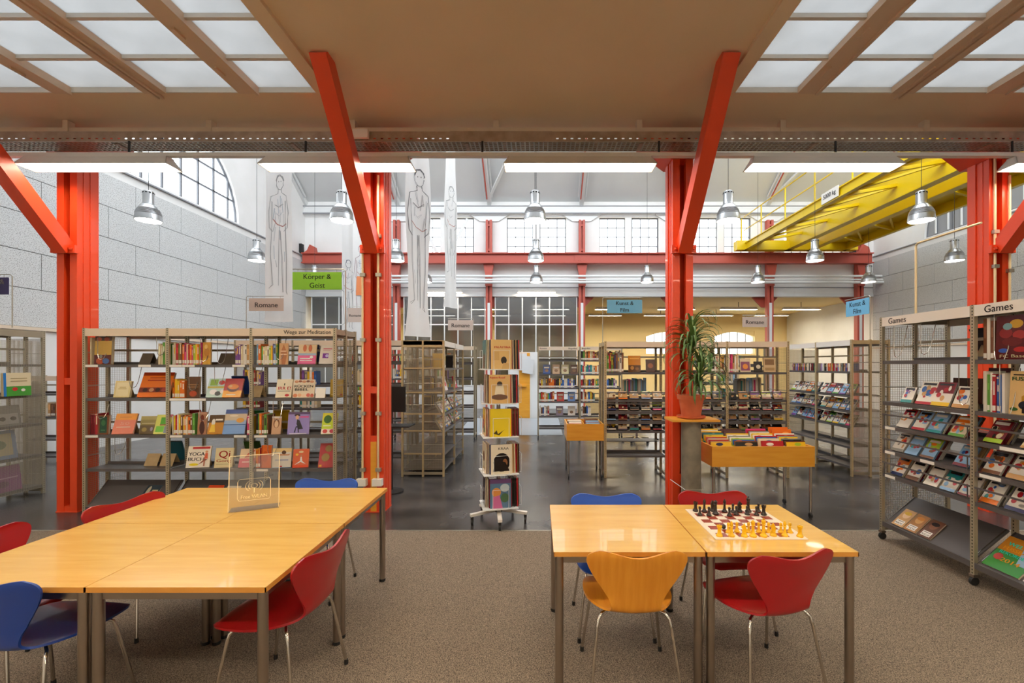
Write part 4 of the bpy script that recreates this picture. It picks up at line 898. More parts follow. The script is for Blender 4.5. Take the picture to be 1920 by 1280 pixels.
for px, lv, wd, m, lb in ((250, 0, .13, 'tentd', 'dark folded book stand, empty, near the picture book'), (282, 0, .13, 'tentd', 'dark folded book stand, empty, beside the cream spines'), (402, 0, .13, 'tentd', 'dark folded book stand, empty, after the mask book'), (424, 0, .13, 'tentd', 'dark folded book stand, empty, before the pale spines'),
                          (262, 3, .15, 'card', 'pale card stand, empty, on the fourth shelf by the column'), (292, 3, .15, 'card', 'pale card stand, empty, beside the middle upright'), (462, 1, .14, 'card', 'pale card stand, empty, by the red food book')):
    stand(LM @ Matrix.Translation((lx(px), .12, LV[lv])), 0, 0, 0, .01, .2, wd*1.4, R(25), lb, m)
for px, lv, c_, lb in ((395, 1, '2A4A9A', 'blue book seen from the rear side on a stand'), (430, 2, '3A8A4A', 'green meadow book on the rear side'), (480, 2, 'E0B02A', 'yellow book on the rear side'), (420, 3, '4A6A2A', 'green and gold book on the rear side'), (540, 0, '2A3A6A', 'navy book on the rear side'), (300, 2, 'B8322A', 'red book on the rear side'), (262, 3, '2A6A7A', 'petrol book on the rear side'), (410, 2, 'C88A5A', 'tan book on the rear side')):
    Mx = LM @ Matrix.Translation((lx(px)*1.0+.05, .50, LV[lv])) @ Matrix.Rotation(R(180), 4, 'Z')
    face_item('book', Mx, .19, .25, .02, c_, [('r', .1, .6, .9, .8, 'E8E0D0')], lb+' of the meditation bookcase', 'book', 'books on the rear side of the meditation bookcase', R(18))
# ------------------------------------------------------------------ the rack headed Games
GX, GY, GW = 3.38, 4.40, .925
GM = Matrix.Translation((GX, GY, 0)) @ Matrix.Rotation(R(-90), 4, 'Z')
GL = [1.75, 1.355, 1.12, .885, .655]
GR = rack('wheeled steel rack headed Games with slanted cases and wire mesh end', GM, 2, GW, 2.175, .64, GL, hm='headerw', texts=[(0, 'Games', .2, .075), (1, 'Games', .2, .075)], casters=True, z0=.07, slope=True, trays=GL[2:], ends=(1, 0))
strips(GM, GR, [(.05, GL[2], .12), (.05, GL[3], .12), (.45, GL[3], .14), (.05, GL[4], .12), (1.13, GL[2], .18), (.98, GL[3], .16)])
loops(GR, [(.12, 2.08, .3), (.42, 2.08, .28), (1.06, 2.08, .36), (.78, 1.72, .33), (1.1, 1.72, .4)])
def gx(px): return GY-GX*F/(px-CX)
GG = 'game cases in the Games rack'
def case(Mx, x, y, z, g, tilt, wh, group, wd=.135, h=.19, t=.015, light=True, skew=0, nm='game_case', cat='game case'):
    base, els, d = rnd_cover(g, light)
    face_item(nm, Mx @ Matrix.Translation((x, y, z)) @ Matrix.Rotation(skew, 4, 'Z'), wd, h, t, base, els, '%s %s' % (d, wh), cat, group, tilt, pages=False)
g = random.Random(41)
for i, (px, sc_) in enumerate(((1690, .78), (1722, 1.1), (1752, 1.1), (1790, .95))):
    Mx = GM @ Matrix.Translation((gx(px), .04, GL[1])) @ Matrix.Rotation(R(6), 4, 'Z')
    base, els, d = rnd_cover(g, True)
    face_item('game_case', Mx, .14*sc_, .19*sc_*1.05, .016, base, els, d+' on the upper Games shelf, '+['at the mesh end', 'after the small case', 'in the middle', 'beside the upright'][i], 'game case', GG, R(24), pages=False)
    stand(Mx, 0, 0, 0, .016, .18*sc_, .13, R(24), 'wooden case stand on the upper Games shelf, '+['at the mesh end', 'after the small case', 'in the middle', 'beside the upright'][i])
def tray_row(Mx, xs, z, seed, where, group, light=True, back=3, tilt=32, y0=.03, **kw):
    g = random.Random(seed)
    for x in xs:
        for k in range(back, -1, -1):
            case(Mx, x+g.uniform(-.004, .004), y0+k*.024, z, g, R(tilt), where if k == 0 else 'stacked behind '+where, group, light=light if k == 0 else light and g.random() < .5, **kw)
tn = ['on the top Games tray', 'on the middle Games tray', 'on the lowest Games tray']
tray_row(GM, (.2, .37, .53, .74), GL[2], 51, tn[0]+', mesh end bay', GG)
tray_row(GM, (.13, .29, .46, .78), GL[3], 52, tn[1]+', mesh end bay', GG)
tray_row(GM, (.13, .3, .5, .66, .82), GL[4], 53, tn[2]+', mesh end bay', GG)
tray_row(GM, (1.03, 1.3, 1.5), GL[2], 54, tn[0]+', second bay', GG, light=False)
tray_row(GM, (1.02, 1.2, 1.4, 1.6), GL[3], 55, tn[1]+', second bay', GG)
tray_row(GM, (1.0, 1.19, 1.42, 1.6), GL[4], 56, tn[2]+', second bay', GG)
for i, (x, c_) in enumerate(((.17, 'C8A070'), (.31, 'A87848'), (.46, '6A4634'))):
    sloped(GM, x, 0, .128, .2, c_, [('e', .5, .68, .3, .2, ['E8C8A0', 'D8A868', '8A5A40'][i]), ('e', .5, .78, .3, .1, ['D8B040', 'C8843A', '2A1C18'][i]), ('r', .15, .08, .85, .34, 'F0ECE4'), ('r', .22, .26, .78, .3, '8A8480'), S('RIDE', .5, .15, .6, '3A3A3A', .12)], ['light haired face, pale case on the sloped bottom Games shelf', 'auburn face, tan case on the sloped bottom Games shelf', 'dark face, brown case on the sloped bottom Games shelf'][i], 'game cases on the sloped Games shelf', .07, nm='game_case', t=.015)
sloped(GM, 1.11, 0, .26, .3, '3A8A3A', [('r', 0, .55, 1, 1, 'C8842A'), ('p', [(.5, 1), (1, 1), (1, .3), (.7, .3)], '9ABCD8'), ('e', .2, .35, .12, .1, 'B83A2A'), ('e', .75, .8, .14, .12, '8A5030'), S('WELT', .4, .78, .5, '38E0C0', .14, 1), S('FUSSBALL', .52, .64, .8, 'E8A020', .13, 1), S('REKORDE', .45, .5, .66, '38D8B8', .12, 1), S('2014', .55, .3, .5, 'F0A828', .16, 1)], 'large green record book with WELT FUSSBALL REKORDE 2014 on the sloped shelf', 'books in the Games rack', .07)
sloped(GM, 1.38, 0, .22, .28, 'E8DCE0', [('e', .3, .2, .2, .15, 'E8D060'), ('e', .6, .6, .25, .2, 'D8B0C8')], 'pale pink book beside the record book on the sloped shelf', 'books in the Games rack', .07)
book_run(GM, .955, 1.045, .04, GL[0], 61, ['white', 'brown', 'white', 'red'], (.29, .32), 'on the top Games shelf, second bay', 'books in the Games rack', tr=(.02, .032))
face_item('book', GM @ Matrix.Translation((1.165, .04, GL[0])), .235, .32, .03, '5A1C1E', [('e', .3, .6, .2, .12, '8A2A2A'), ('e', .6, .8, .2, .1, 'C89A2A'), ('e', .7, .55, .2, .1, 'A0302C'), ('e', .35, .75, .14, .08, '7AA0A8'), ('e', .5, .4, .3, .1, '6A2020'), ('e', .25, .2, .15, .05, '3A5AB0'), ('e', .75, .22, .2, .06, 'B02828'), S('FC Basel', .55, .07, .8, 'E8D8A8', .1)], 'large dark red football book with FC Basel below a crowd', 'book', 'books in the Games rack', R(2))
face_item('book', GM @ Matrix.Translation((1.47, .03, GL[0])), .22, .29, .02, '9AD0B8', [('r', 0, 0, 1, .3, '7ABE4A'), ('r', 0, .6, 1, 1, '8AC8E0')], 'mint green picture book leaning on the top Games shelf', 'book', 'books in the Games rack', R(22))
book_run(GM, .955, 1.135, .04, GL[1], 63, ['blue', 'white', 'white', 'red', 'white', 'green', 'black'], (.27, .31), 'on the second Games shelf, second bay', 'books in the Games rack', tr=(.018, .03))
face_item('book', GM @ Matrix.Translation((1.26, .04, GL[1])), .235, .31, .025, 'D8B47A', [('e', .5, .62, .09, .08, '3A2A1C'), ('p', [(.35, .42), (.62, .56), (.62, .3), (.5, .2), (.36, .3)], 'B8862A'), ('e', .45, .22, .18, .1, '20242E'), ('r', .38, .04, .46, .18, '1E1A18'), ('e', .15, .12, .12, .04, '2C5A2C'), ('e', .85, .2, .1, .1, '3A2E26'), ('r', .1, .9, .9, .93, '2A2420'), S('FUSSBALL', .5, .82, .86, '2E5A34', .13, 1)], 'tan football book with FUSSBALL over a kicking player', 'book', 'books in the Games rack', R(3))
face_item('book', GM @ Matrix.Translation((1.52, .03, GL[1])), .2, .27, .02, 'E0E4D8', [('r', 0, 0, 1, .25, '6AB03A'), ('e', .6, .6, .2, .2, '8A9098')], 'white and green book leaning on the second Games shelf', 'book', 'books in the Games rack', R(22))
for x, yy, rz, c_, lb in ((.56, .56, 0, '3A3034', 'dark book on a stand seen from behind, upper Games shelf'), (.85, .56, 0, '2E2A2C', 'black book on a stand seen from behind, beside the upright of the Games rack')):
    Mx = GM @ Matrix.Translation((x, yy, GL[0])) @ Matrix.Rotation(R(180), 4, 'Z')
    face_item('book', Mx, .24, .3, .014, c_, [('r', .3, .6, .7, .7, '6A5A40')], lb, 'book', 'books on the rear side of the Games rack', R(24)); stand(Mx, 0, 0, 0, .014, .2, .17, R(24), 'card stand under the rear '+lb.split(' book')[0]+' book on the upper Games shelf')
for x, c_, lb in ((.42, '4A2E26', 'dark brown album behind the face out game cases'), (.56, '5A2A22', 'reddish brown album behind the face out game cases'), (.78, '4E2438', 'large plum coloured album behind the face out game cases')):
    face_item('book', GM @ Matrix.Translation((x, .36, GL[1])), .13 if x < .7 else .22, .24 if x < .7 else .33, .03, c_, [('e', .5, .6, .2, .1, '6A4438')], lb, 'book', 'books on the rear side of the Games rack', R(2))
# ================================================================== OTHER RACKS
# film rack behind the dracaena column
FM = Matrix.Translation((1.02, 6.8, 0)); FL = [1.6, 1.18, 1.01, .86, .71, .34]
def fx_(px): return (px-CX)*6.8/F-1.02
FR = rack('tan steel film rack with railed disc trays behind the large comic bin', FM, 3, .923, 2.07, .6, FL, pm='postw', texts=(), trays=FL[1:5], blevels=[1.6, 1.25, .9, .5])
GFB = 'books in the film rack'
book_run(FM, fx_(1137), fx_(1172), .04, FL[0], 71, DARK, (.24, .3), 'on the top film rack shelf, free end bay', GFB, tr=(.014, .03))
book_run(FM, fx_(1336), fx_(1362), .04, FL[0], 72, DARK, (.24, .3), 'on the top film rack shelf, beside the dracaena', GFB, tr=(.014, .03))
book_run(FM, fx_(1368), fx_(1390), .04, FL[0], 73, ['cream', 'tan', 'pink', 'dark red', 'white'], (.24, .3), 'on the top film rack shelf, bay beside the side rack', GFB, tr=(.014, .03))
for a, b, h, c_, els, lb in ((1180, 1203, 31, 'C8801C', [('r', 0, 0, 1, .42, '5A3A1A'), ('e', .3, .25, .15, .12, 'B8823A'), ('e', .7, .2, .15, .1, '8A5A2A'), ('r', .1, .8, .9, .86, 'E8B040')], 'amber film book with a dark crowd'), (1213, 1230, 24, '4A2A20', [('e', .5, .5, .3, .2, '8A4A2A')], 'dark brown film book in the free end bay'),
                             (1391, 1411, 26, 'E0CCB0', [('r', .08, .1, .92, .75, '8A4A6A'), ('e', .5, .4, .25, .2, 'E89040')], 'cream framed film book with a purple picture'), (1418, 1433, 20, '2A2624', [('e', .5, .5, .28, .2, 'D8D0B8')], 'black film book with a white oval'), (1436, 1458, 27, 'D0B48A', [('r', .1, .5, .9, .9, '8A6A48'), ('r', .1, .1, .9, .3, 'A88A60')], 'sepia film book by the rack corner')):
    k = 6.8/F
    face_item('book', FM @ Matrix.Translation((fx_((a+b)/2), .05, FL[0])), (b-a)*k, h*k, .02, c_, els, lb+' on the top shelf', 'book', 'books in the film rack', R(8))
for i in range(3):
    for j, z in enumerate(FL[1:5]):
        wh = 'on the %s film tray, %s bay' % (['top', 'second', 'third', 'lowest'][j], ['free end', 'dracaena', 'side rack end'][i])
        tray_row(FM, [i*.923+.1+.175*q for q in range(5)], z, 80+i*10+j, wh, 'disc cases in the film rack', light=False, back=0, tilt=28, wd=.135, h=.13, t=.03, nm='disc_case', cat='disc case')
bk = Matrix.Translation((1.02+2.77, 7.4, 0)) @ Matrix.Rotation(R(180), 4, 'Z')
for i in range(3): book_run(bk, i*.923+.2, i*.923+.6, .03, 1.25, 120+i, ['teal', 'cream', 'grey', 'white', 'light blue', 'pink'], (.2, .26), 'on the rear side of the film rack, %s' % ['side rack end', 'dracaena bay', 'free end bay'][i], 'books on the rear side of the film rack', stuff=True)
# side rack along the far right, facing the aisle
SM = Matrix.Translation((4.81, 8.62, 0)) @ Matrix.Rotation(R(-90), 4, 'Z'); SLV = [1.61, 1.24, 1.0, .76, .45, .15]
SR = rack('steel side rack with music cases, its mesh end beside the Games rack', SM, 2, .875, 2.1, .56, SLV, pm='postw', hm='headerw', trays=SLV[1:4], fine=True)
for i in range(2):
    bn = ['far bay', 'near bay'][i]
    book_run(SM, i*.875+.05, i*.875+.8, .04, SLV[0], 130+i, MIXD, (.125, .13), 'in the disc row of the side rack, '+bn, 'discs in the side rack', (.12, .13), (.014, .028), False, 'disc_case', 'disc case')
    for j in range(3):
        tray_row(SM, [i*.875+.12+.16*q for q in range(5)], SLV[1+j], 140+i*4+j, 'on the %s side rack tray, %s' % (['top', 'middle', 'lowest'][j], bn), 'cases in the side rack', light=True, back=1, tilt=30, nm='disc_case', cat='disc case')
# rack standing endwise in the aisle
AM = Matrix.Translation((-1.45, 6.87, 0)) @ Matrix.Rotation(R(90), 4, 'Z'); AL = [1.66, 1.29, .96, .70, .35, .12]
AR = rack('tan steel rack standing endwise between the conduit column and the comic spinner', AM, 2, .875, 2.086, .63, AL, pm='postw', hm='headerw', fine=True, trays=AL[2:4])
MB().box(-.012, .012, .014, .616, 1.98, 2.086).build('end_header', 'postw', AR)
for z in AL[:5]: MB().box(-.014, -.008, .03, .6, z-.012, z+.012).build('end_slat', 'postw', AR)
for i in range(2):
    bn = ['near bay', 'far bay'][i]
    book_run(AM, i*.875+.1, i*.875+.36, .03, AL[0], 160+i, ['white', 'cream', 'yellow', 'grey', 'black'], (.2, .24), 'on the top endwise rack shelf, '+bn, 'books in the endwise rack')
    face_item('book', AM @ Matrix.Translation((i*.875+.45, .04, AL[1])), .2, .22, .02, ['E8D8D8', 'C83048'][i], [('e', .5, .5, .3, .2, ['C83040', 'F0E0E0'][i])], ['white book with a red oval', 'red book with a white oval'][i]+' face out in the endwise rack', 'book', 'books in the endwise rack', R(15))
    for j in (2, 3):
        tray_row(AM, [i*.875+.12+.16*q for q in range(5)], AL[j], 165+i*3+j, 'on the %s endwise rack tray, %s' % ('upper' if j == 2 else 'lower', bn), 'cases in the endwise rack', light=True, back=1, tilt=30, nm='disc_case', cat='disc case')
rear = Matrix.Translation((-2.08, 8.62, 0)) @ Matrix.Rotation(R(-90), 4, 'Z')
for j, z in enumerate((1.66, 1.29, .96, .70)): book_run(rear, .3, .75, .03, z, 175+j, ['brown', 'tan', 'cream', 'grey', 'black', 'yellow'], (.17, .22), 'on the column side of the endwise rack, %s shelf' % ['top', 'second', 'third', 'fourth'][j], 'books on the column side of the endwise rack', stuff=True)
# far racks
def far_rack(x, y, nb, bw, lv, label, seed, where, group, texts=(), fill=(1, 1, 1, 1, 1), pal=DARK, casters=True, stuff=True):
    m = Matrix.Translation((x, y, 0)); r_ = rack(label, m, nb, bw, 2.14, .3, lv, hm='header', half=.3, casters=casters, z0=.07 if casters else 0, texts=texts, ends=(0, 0))
    for i in range(nb):
        for j, z in enumerate(lv[:5]):
            if fill[j]: book_run(m, i*bw+.03, i*bw+bw*fill[j], .03, z, seed+i*7+j, pal, (.18, .23), 'on the %s %s shelf, %s' % (['top', 'second', 'third', 'fourth', 'lowest'][j], where, ['ramp end', 'film rack end', 'last bay'][i]), group, tr=(.03, .045), stuff=stuff)
    return m
m = far_rack(0.0, 10.4, 2, .97, [1.82, 1.5, 1.18, .86, .53, .25], 'wheeled novel rack standing across the hall behind the small bin', 200, 'novel rack', 'books in the novel rack', stuff=False, fill=(0, 0, .9, .4, .3), texts=[(0, 'Romane', .12, .05), (0, 'Biografien', .8, .05), (1, 'Biografien', .14, .05)], pal=MIXD)
book_run(m, 1.0, 1.9, .03, 1.82, 231, DARK, (.18, .22), 'on the top novel rack shelf, film rack end', 'books in the novel rack', tr=(.03, .045))
book_run(m, 1.0, 1.9, .03, 1.5, 232, ['red', 'teal', 'purple', 'orange', 'black', 'green', 'cream'], (.18, .22), 'on the second novel rack shelf, film rack end', 'books in the novel rack', tr=(.03, .045))
for x, lv, c_, lb in ((.2, 1.5, '3A5A9A', 'blue novel'), (.42, 1.5, 'C8A888', 'beige novel'), (.63, 1.5, 'D8D0A8', 'pale yellow novel'), (.84, 1.5, '6A5048', 'brown novel'), (.52, .86, 'B82A28', 'red novel'), (.78, .86, '6A8AC0', 'sky blue novel'), (.5, .53, '8A7A8A', 'mauve novel'), (.78, .53, 'E8DCD0', 'white novel')):
    face_item('book', m @ Matrix.Translation((x, .06, lv)), .17, .22, .02, c_, [('r', .15, .6, .85, .75, 'F0E8DC'), ('e', .5, .35, .25, .15, '8A6A50')], lb+' face out on the %s shelf of the wheeled novel rack' % {1.5: 'second', .86: 'fourth', .53: 'lowest'}[lv], 'book', 'novels face out in the novel rack', R(10))
far_rack(-4.3, 10.2, 3, .95, [1.75, 1.4, 1.08, .76, .45, .2], 'steel rack far behind the endwise rack, below the small Romane signs', 240, 'rear Romane rack', 'books in the rear Romane rack', fill=(.5, .35, .55, .5, .0), pal=MIXD)
far_rack(2.75, 9.2, 2, .95, [1.7, 1.33, 1.0, .68, .36], 'steel rack behind the film rack, below a Romane sign', 270, 'Romane rack behind the films', 'books in the Romane rack behind the films', fill=(.6, .5, .4, 0, 0), pal=['cream', 'light blue', 'lime', 'white', 'teal', 'grey'], casters=False)
RM = Matrix.Translation((-5.0, 7.4, 0)); RL = [1.75, 1.38, 1.0, .62, .2]
rack('steel rack standing directly behind the meditation bookcase', RM, 3, .95, 2.12, .5, RL, ends=(1, 1), fine=True)
for i in range(3):
    for j in (1, 2):
        book_run(RM, i*.95+.1, i*.95+.4, .03, RL[j], 300+i*3+j, MIXD, (.2, .25), 'on the %s shelf of the rack behind, %s' % (['', 'second', 'third'][j], ['column bay', 'middle bay', 'sign bay'][i]), 'books in the rack behind the meditation bookcase', tr=(.025, .045), stuff=True)
BM = Matrix.Translation((-9.05, 7.93, 0))
rack('low steel rack against the white wall beyond the first column', BM, 1, .55, 1.52, .3, [1.2, .8, .4, .1], ends=(1, 1), half=.3, fine=True)
book_run(BM, .2, .52, .03, .8, 330, DARK, (.2, .25), 'in the low rack by the white wall', 'books in the low rack', tr=(.03, .05), stuff=True)
# tall mesh fronted rack at the aisle edge
KM = Matrix.Translation((-6.62, 4.13, 0)) @ Matrix.Rotation(R(90), 4, 'Z'); KL = [1.72, 1.32, .94, .53, .12]
KR = rack('steel rack with mesh front and picture books, beyond the first column', KM, 2, .93, 2.16, .46, KL, pm='post', half=.44, blevels=(), fine=True, hm='wire')
for i in range(2):
    p = MB().box(.02, .91, -.001, .001, .08, 2.02).build('mesh_front', 'sheet', KR); p.location = (i*.93, -.018, 0)
for x, lv, wd, h, c_, els, lb in ((.72, 1, .26, .3, 'B81C30', [('r', .2, .56, .8, .64, 'F0E0E0'), ('r', 0, 0, 1, .2, '8A1424')], 'red picture book'), (1.5, 2, .28, .26, '9A9890', [('r', .1, .1, .9, .6, 'C8C4BC'), ('e', .3, .35, .12, .1, '4A4A48'), ('e', .7, .35, .12, .1, '4A4A48')], 'grey picture book with dark spots'),
                                  (1.42, 3, .36, .36, '8AA4C8', [('r', .12, .12, .88, .88, 'D8CCA0'), ('e', .5, .5, .2, .15, '8A9A78')], 'blue framed picture book'), (1.48, 4, .34, .32, '9A4A90', [('r', .1, .5, .9, .55, 'D8A8D0'), ('e', .4, .3, .2, .12, '6A2A68')], 'purple picture book'), (.7, 2, .28, .3, '6A7A5A', [('r', .2, .2, .8, .8, 'A8A87A')], 'olive picture book'), (.7, 3, .3, .3, 'C8B88A', [('r', .1, .6, .9, .8, '7A6A4A')], 'sand coloured picture book')):
    face_item('book', KM @ Matrix.Translation((x, .03, KL[lv])), wd, h, .02, c_, els, lb+' behind the mesh front of the rack beyond the column', 'book', 'picture books behind the mesh front', R(8))
face_item('book', KM @ Matrix.Translation((1.52, -.06, KL[1])), .3, .29, .03, 'E0D0A8', [('r', 0, 0, 1, .42, '4A9A3A'), ('r', 0, 0, .1, 1, '2A7AC0'), ('e', .4, .3, .1, .08, 'C83030'), ('e', .7, .25, .08, .06, 'E8E0D0'), ('r', .25, .62, .85, .66, 'A89870'), ('r', .25, .74, .85, .78, 'A89870')], 'cream and green picture book hung outside the mesh front', 'book', 'picture books behind the mesh front', R(2))
# ================================================================== COMIC SPINNER
PX, PY = -.435, 4.92
e = thing('comic_spinner', 'tall white wire comic spinner on a five legged wheeled base', 'display stand', (PX, PY, 0))
MB().tube([(0, 0, .12), (0, 0, 1.95)], .022, 12).build('pole', 'steelw', e, True)
MB().lathe([(.04, .1), (.05, .11), (.05, .15), (.03, .16)], 12).build('hub', 'darkm', e, True)
for k in range(5):
    t = R(-90+8+k*72); l_ = MB().bar((0, 0, .13), (.32*math.cos(t), .32*math.sin(t), .105), .045, .028).build('leg', 'headerw', e)
    x, y = .3*math.cos(t), .3*math.sin(t)
    w_ = MB().lathe([(.03, -.012), (.032, 0), (.03, .012)], 12); w_.v = [(x+v[2], y+v[1], v[0]+.032) for v in w_.v]; w_.build('caster', 'black', l_, True)
    MB().box(x-.015, x+.015, y-.015, y+.015, .06, .1).build('caster_fork', 'darkm', l_)
TZ = [(1.665, 16), (1.3, 9), (.945, 14), (.545, 16), (.185, 13)]
cov = [[('DCB878', [S('PALÄSTINA', .55, .74, .78, 'B02820', .09, 1), ('e', .62, .3, .14, .13, '2A2018'), ('p', [(.5, 0), (.95, 0), (.85, .2), (.6, .22)], 'C8A468'), ('r', .1, .3, .4, .6, 'CFA868')], 'tan comic with PALÄSTINA in red'), ('2A7A80', [('r', 0, .7, 1, 1, '2A7A80'), ('p', [(.3, 0), (.8, 0), (.7, .5), (.4, .5)], '8A3A28')], 'teal comic with a red figure'), ('B8242A', [('e', .5, .5, .3, .2, 'D89060')], 'red comic')],
       [('D8AE6A', [S('Nylon Road', .4, .9, .7, 'B83428', .1, 1), ('e', .5, .68, .13, .09, '3A281C'), ('p', [(.32, .62), (.68, .62), (.74, .3), (.26, .3)], 'E8DCC0'), ('e', .5, .22, .4, .1, '6A4A34')], 'tan comic with Nylon Road in red'), ('7A2430', [('r', 0, .4, 1, .6, 'C89868')], 'wine red comic'), ('5A4034', [('r', 0, .1, 1, .2, 'A87848')], 'brown comic')],
       [('E8CC14', [('p', [(.15, .12), (.3, .24), (.36, .1), (.7, .26), (.6, .2), (.42, .05)], '3A3010')], 'plain bright yellow comic'), ('D8A03A', [('r', 0, .75, 1, 1, 'E8C040'), ('e', .4, .4, .3, .2, 'B83028'), ('e', .7, .25, .2, .14, '3A8A4A'), ('e', .3, .15, .2, .1, 'F0E0D0')], 'yellow and red cartoon comic'), ('4A3224', [('r', 0, .3, 1, .5, '3A5AA0')], 'dark brown comic')],
       [('E8DCC4', [S('KRAA', .6, .86, .5, '2A221C', .12), ('e', .52, .4, .4, .32, '1E1814'), ('e', .68, .38, .12, .14, '8A5A3A'), ('p', [(.1, .1), (.9, .1), (.7, .4), (.2, .5)], '221A16')], 'cream comic with KRAA'), ('E4D4B4', [('e', .5, .55, .25, .18, '8A5A40'), ('r', .1, .1, .9, .2, 'C8A878')], 'cream comic with a small brown picture'), ('2E2824', [('r', 0, .8, 1, .9, 'C89A50')], 'black comic')],
       [('5A7A98', [('e', .3, .55, .22, .16, 'D89048'), ('p', [(.1, 0), (.6, 0), (.45, .45), (.15, .4)], 'C86A9A'), ('e', .7, .35, .2, .16, '4A6A4A'), ('e', .7, .7, .22, .14, 'B8C8D0'), ('r', 0, .86, 1, 1, '6A4A78')], 'blue fantasy comic with a pink figure'), ('3A1418', [('e', .5, .55, .1, .08, 'E8E0D8')], 'dark maroon comic with a white oval'), ('7A4A38', [('r', 0, .5, 1, .7, '5A2A24')], 'rust brown comic')]]
tnm = ['top', 'second', 'third', 'fourth', 'lowest']
for ti, (z, rot) in enumerate(TZ):
    T0 = Matrix.Translation((PX, PY, z)) @ Matrix.Rotation(R(rot), 4, 'Z')
    pl = MB().box(-.19, .19, -.19, .19, -.008, 0).build('tier_plate', 'steelw', e); pl.matrix_local = Matrix.Translation((0, 0, z)) @ Matrix.Rotation(R(rot), 4, 'Z')
    co = MB()
    for sx in (-1, 1):
        for sy in (-1, 1): co.box(sx*.1-.005, sx*.1+.005, sy*.1-.005, sy*.1+.005, 0, .3)
    co.build('tier_frame', 'steelw', pl)
    for side, cnt in ((0, 2), (1, 6), (3, 3)):
        Sd = T0 @ Matrix.Rotation(R(90*side), 4, 'Z')
        for k in range(cnt):
            c_, els, lb = cov[ti][0 if side == 0 else 1 if side == 3 else 2]
            if k < cnt-1:
                cn_ = random.Random(ti*31+side*7+k).choice(['brown', 'cream', 'dark red', 'black', 'tan', 'red', 'navy']); c_ = HUES[cn_]; els = [('r', .05, .8, .95, .9, 'D8C8A8')]; lb = cn_+' comic'
            lab = '%s %s the %s spinner tier, %s' % (lb, 'facing out from' if k == cnt-1 else 'filed in', tnm[ti], ['front pocket', 'bin side', '', 'column side'][side])
            face_item('comic_book', Sd @ Matrix.Translation((.01*(k % 2)-.02+(.012 if side == 0 else 0), -.115-(.016 if side else .02)*k-.014, 0)), .225, .315-.01*((k*3+ti) % 3), .011, c_, els, lab, 'comic', 'comics in the spinner', R(1.0))
        yo = -.13-(.016 if side else .02)*cnt-.012
        fr = MB().tube([(-.085, yo, .0), (-.085, yo, .2), (.085, yo, .2), (.085, yo, .0)], .0028, 5).tube([(-.085, yo, .003), (-.085, -.12, .003)], .0028, 5).tube([(.085, yo, .003), (.085, -.12, .003)], .0028, 5).build('pocket_wire', 'steelw', pl)
        fr.matrix_local = Matrix.Rotation(R(90*side), 4, 'Z')
# ================================================================== BINS ON LEGS
def bin_(x0, x1, y0, y1, zb, zt, label, div):
    e = thing('browser_bin', label, 'book trolley', ((x0+x1)/2, (y0+y1)/2, 0), 0, 'wooden browser bins on steel legs'); a, b = (x1-x0)/2, (y1-y0)/2
    for s in (-1, 1):
        MB().box(-a, a, min(s*b, s*(b-.018)), max(s*b, s*(b-.018)), zb, zt).build('long_side', 'honey', e)
        MB().box(min(s*a, s*(a-.018)), max(s*a, s*(a-.018)), -b+.018, b-.018, zb, zt).build('short_side', 'honey', e)
    MB().box(-a+.018, a-.018, -b+.018, b-.018, zb, zb+.015).build('bottom', 'honey', e)
    for d_ in div: MB().box(d_-.006, d_+.006, -b+.018, b-.018, zb+.015, zt-.02).build('divider', 'honey', e)
    for sx in (-1, 1):
        for sy in (-1, 1):
            l = MB().tube([(sx*(a-.03), sy*(b-.03), .06), (sx*(a-.03), sy*(b-.03), zb)], .016, 10).build('leg', 'chrome', e, True)
            w_ = MB().lathe([(.028, -.011), (.03, 0), (.028, .011)], 12); w_.v = [(sx*(a-.03)+v[2], sy*(b-.03)+v[1], v[0]+.03) for v in w_.v]; w_.build('caster', 'black', l, True)
    return e
bin_(1.93, 3.07, 4.97, 5.56, .58, .805, 'large honey wood browser bin of comics beside the dracaena', (-.28, .02, .3))
bin_(.43, .99, 6.74, 7.4, .57, .82, 'small honey wood browser bin beside the film rack', (0,))
g = random.Random(77)
titles = {(1, 4): ('5A3A34', 'LOCKWERE', 'dark brown comic'), (3, 4): ('E06A20', None, 'big orange comic')}
for ci, (xa, xb) in enumerate(((1.955, 2.21), (2.23, 2.5), (2.535, 2.79), (2.81, 3.05))):
    for k in range(6):
        hh = .25+.018*k; wd = (xb-xa)*.93; cn = g.choice(['white', 'red', 'blue', 'cream', 'tan', 'brown', 'pink', 'yellow', 'teal', 'lime', 'grey'])
        c_ = HUES[cn]; els = [('r', 0, .72, 1, .95, HUES[g.choice(['white', 'red', 'yellow', 'blue', 'black', 'cream'])]), ('e', g.uniform(.3, .7), g.uniform(.4, .7), .2, .12, HUES[g.choice(list(HUES))]), ('e', g.uniform(.3, .7), .85, .18, .07, HUES[g.choice(list(HUES))])]
        lb = '%s comic in the large bin, %s' % (cn, ['dracaena end', 'second compartment', 'third compartment', 'free end'][ci]+[', foremost', ', second layer', ', third layer', ', fourth layer', ', fifth layer', ', rearmost'][k])
        if (ci, k+0) in titles or (ci == 1 and k == 5) or (ci == 3 and k == 5):
            if ci == 1: c_, els, lb = '5E3E3A', [S('LOCKWERE', .5, .82, .8, 'D8B8A8', .1)], 'dark brown comic with capital letters rising from the large bin'
            else: c_, els, lb = 'E06A20', [('e', .4, .66, .14, .07, '8AA0B8'), ('e', .7, .85, .2, .06, 'F0A050')], 'big orange comic rising from the rear of the large bin'; hh += .02
        face_item('comic_book', Matrix.Translation(((xa+xb)/2, 5.03+k*.07, .597)) @ Matrix.Rotation(R(g.uniform(-3, 3)), 4, 'Z'), wd, hh, .03, c_, els, lb, 'comic', 'comics in the large bin', R(16))
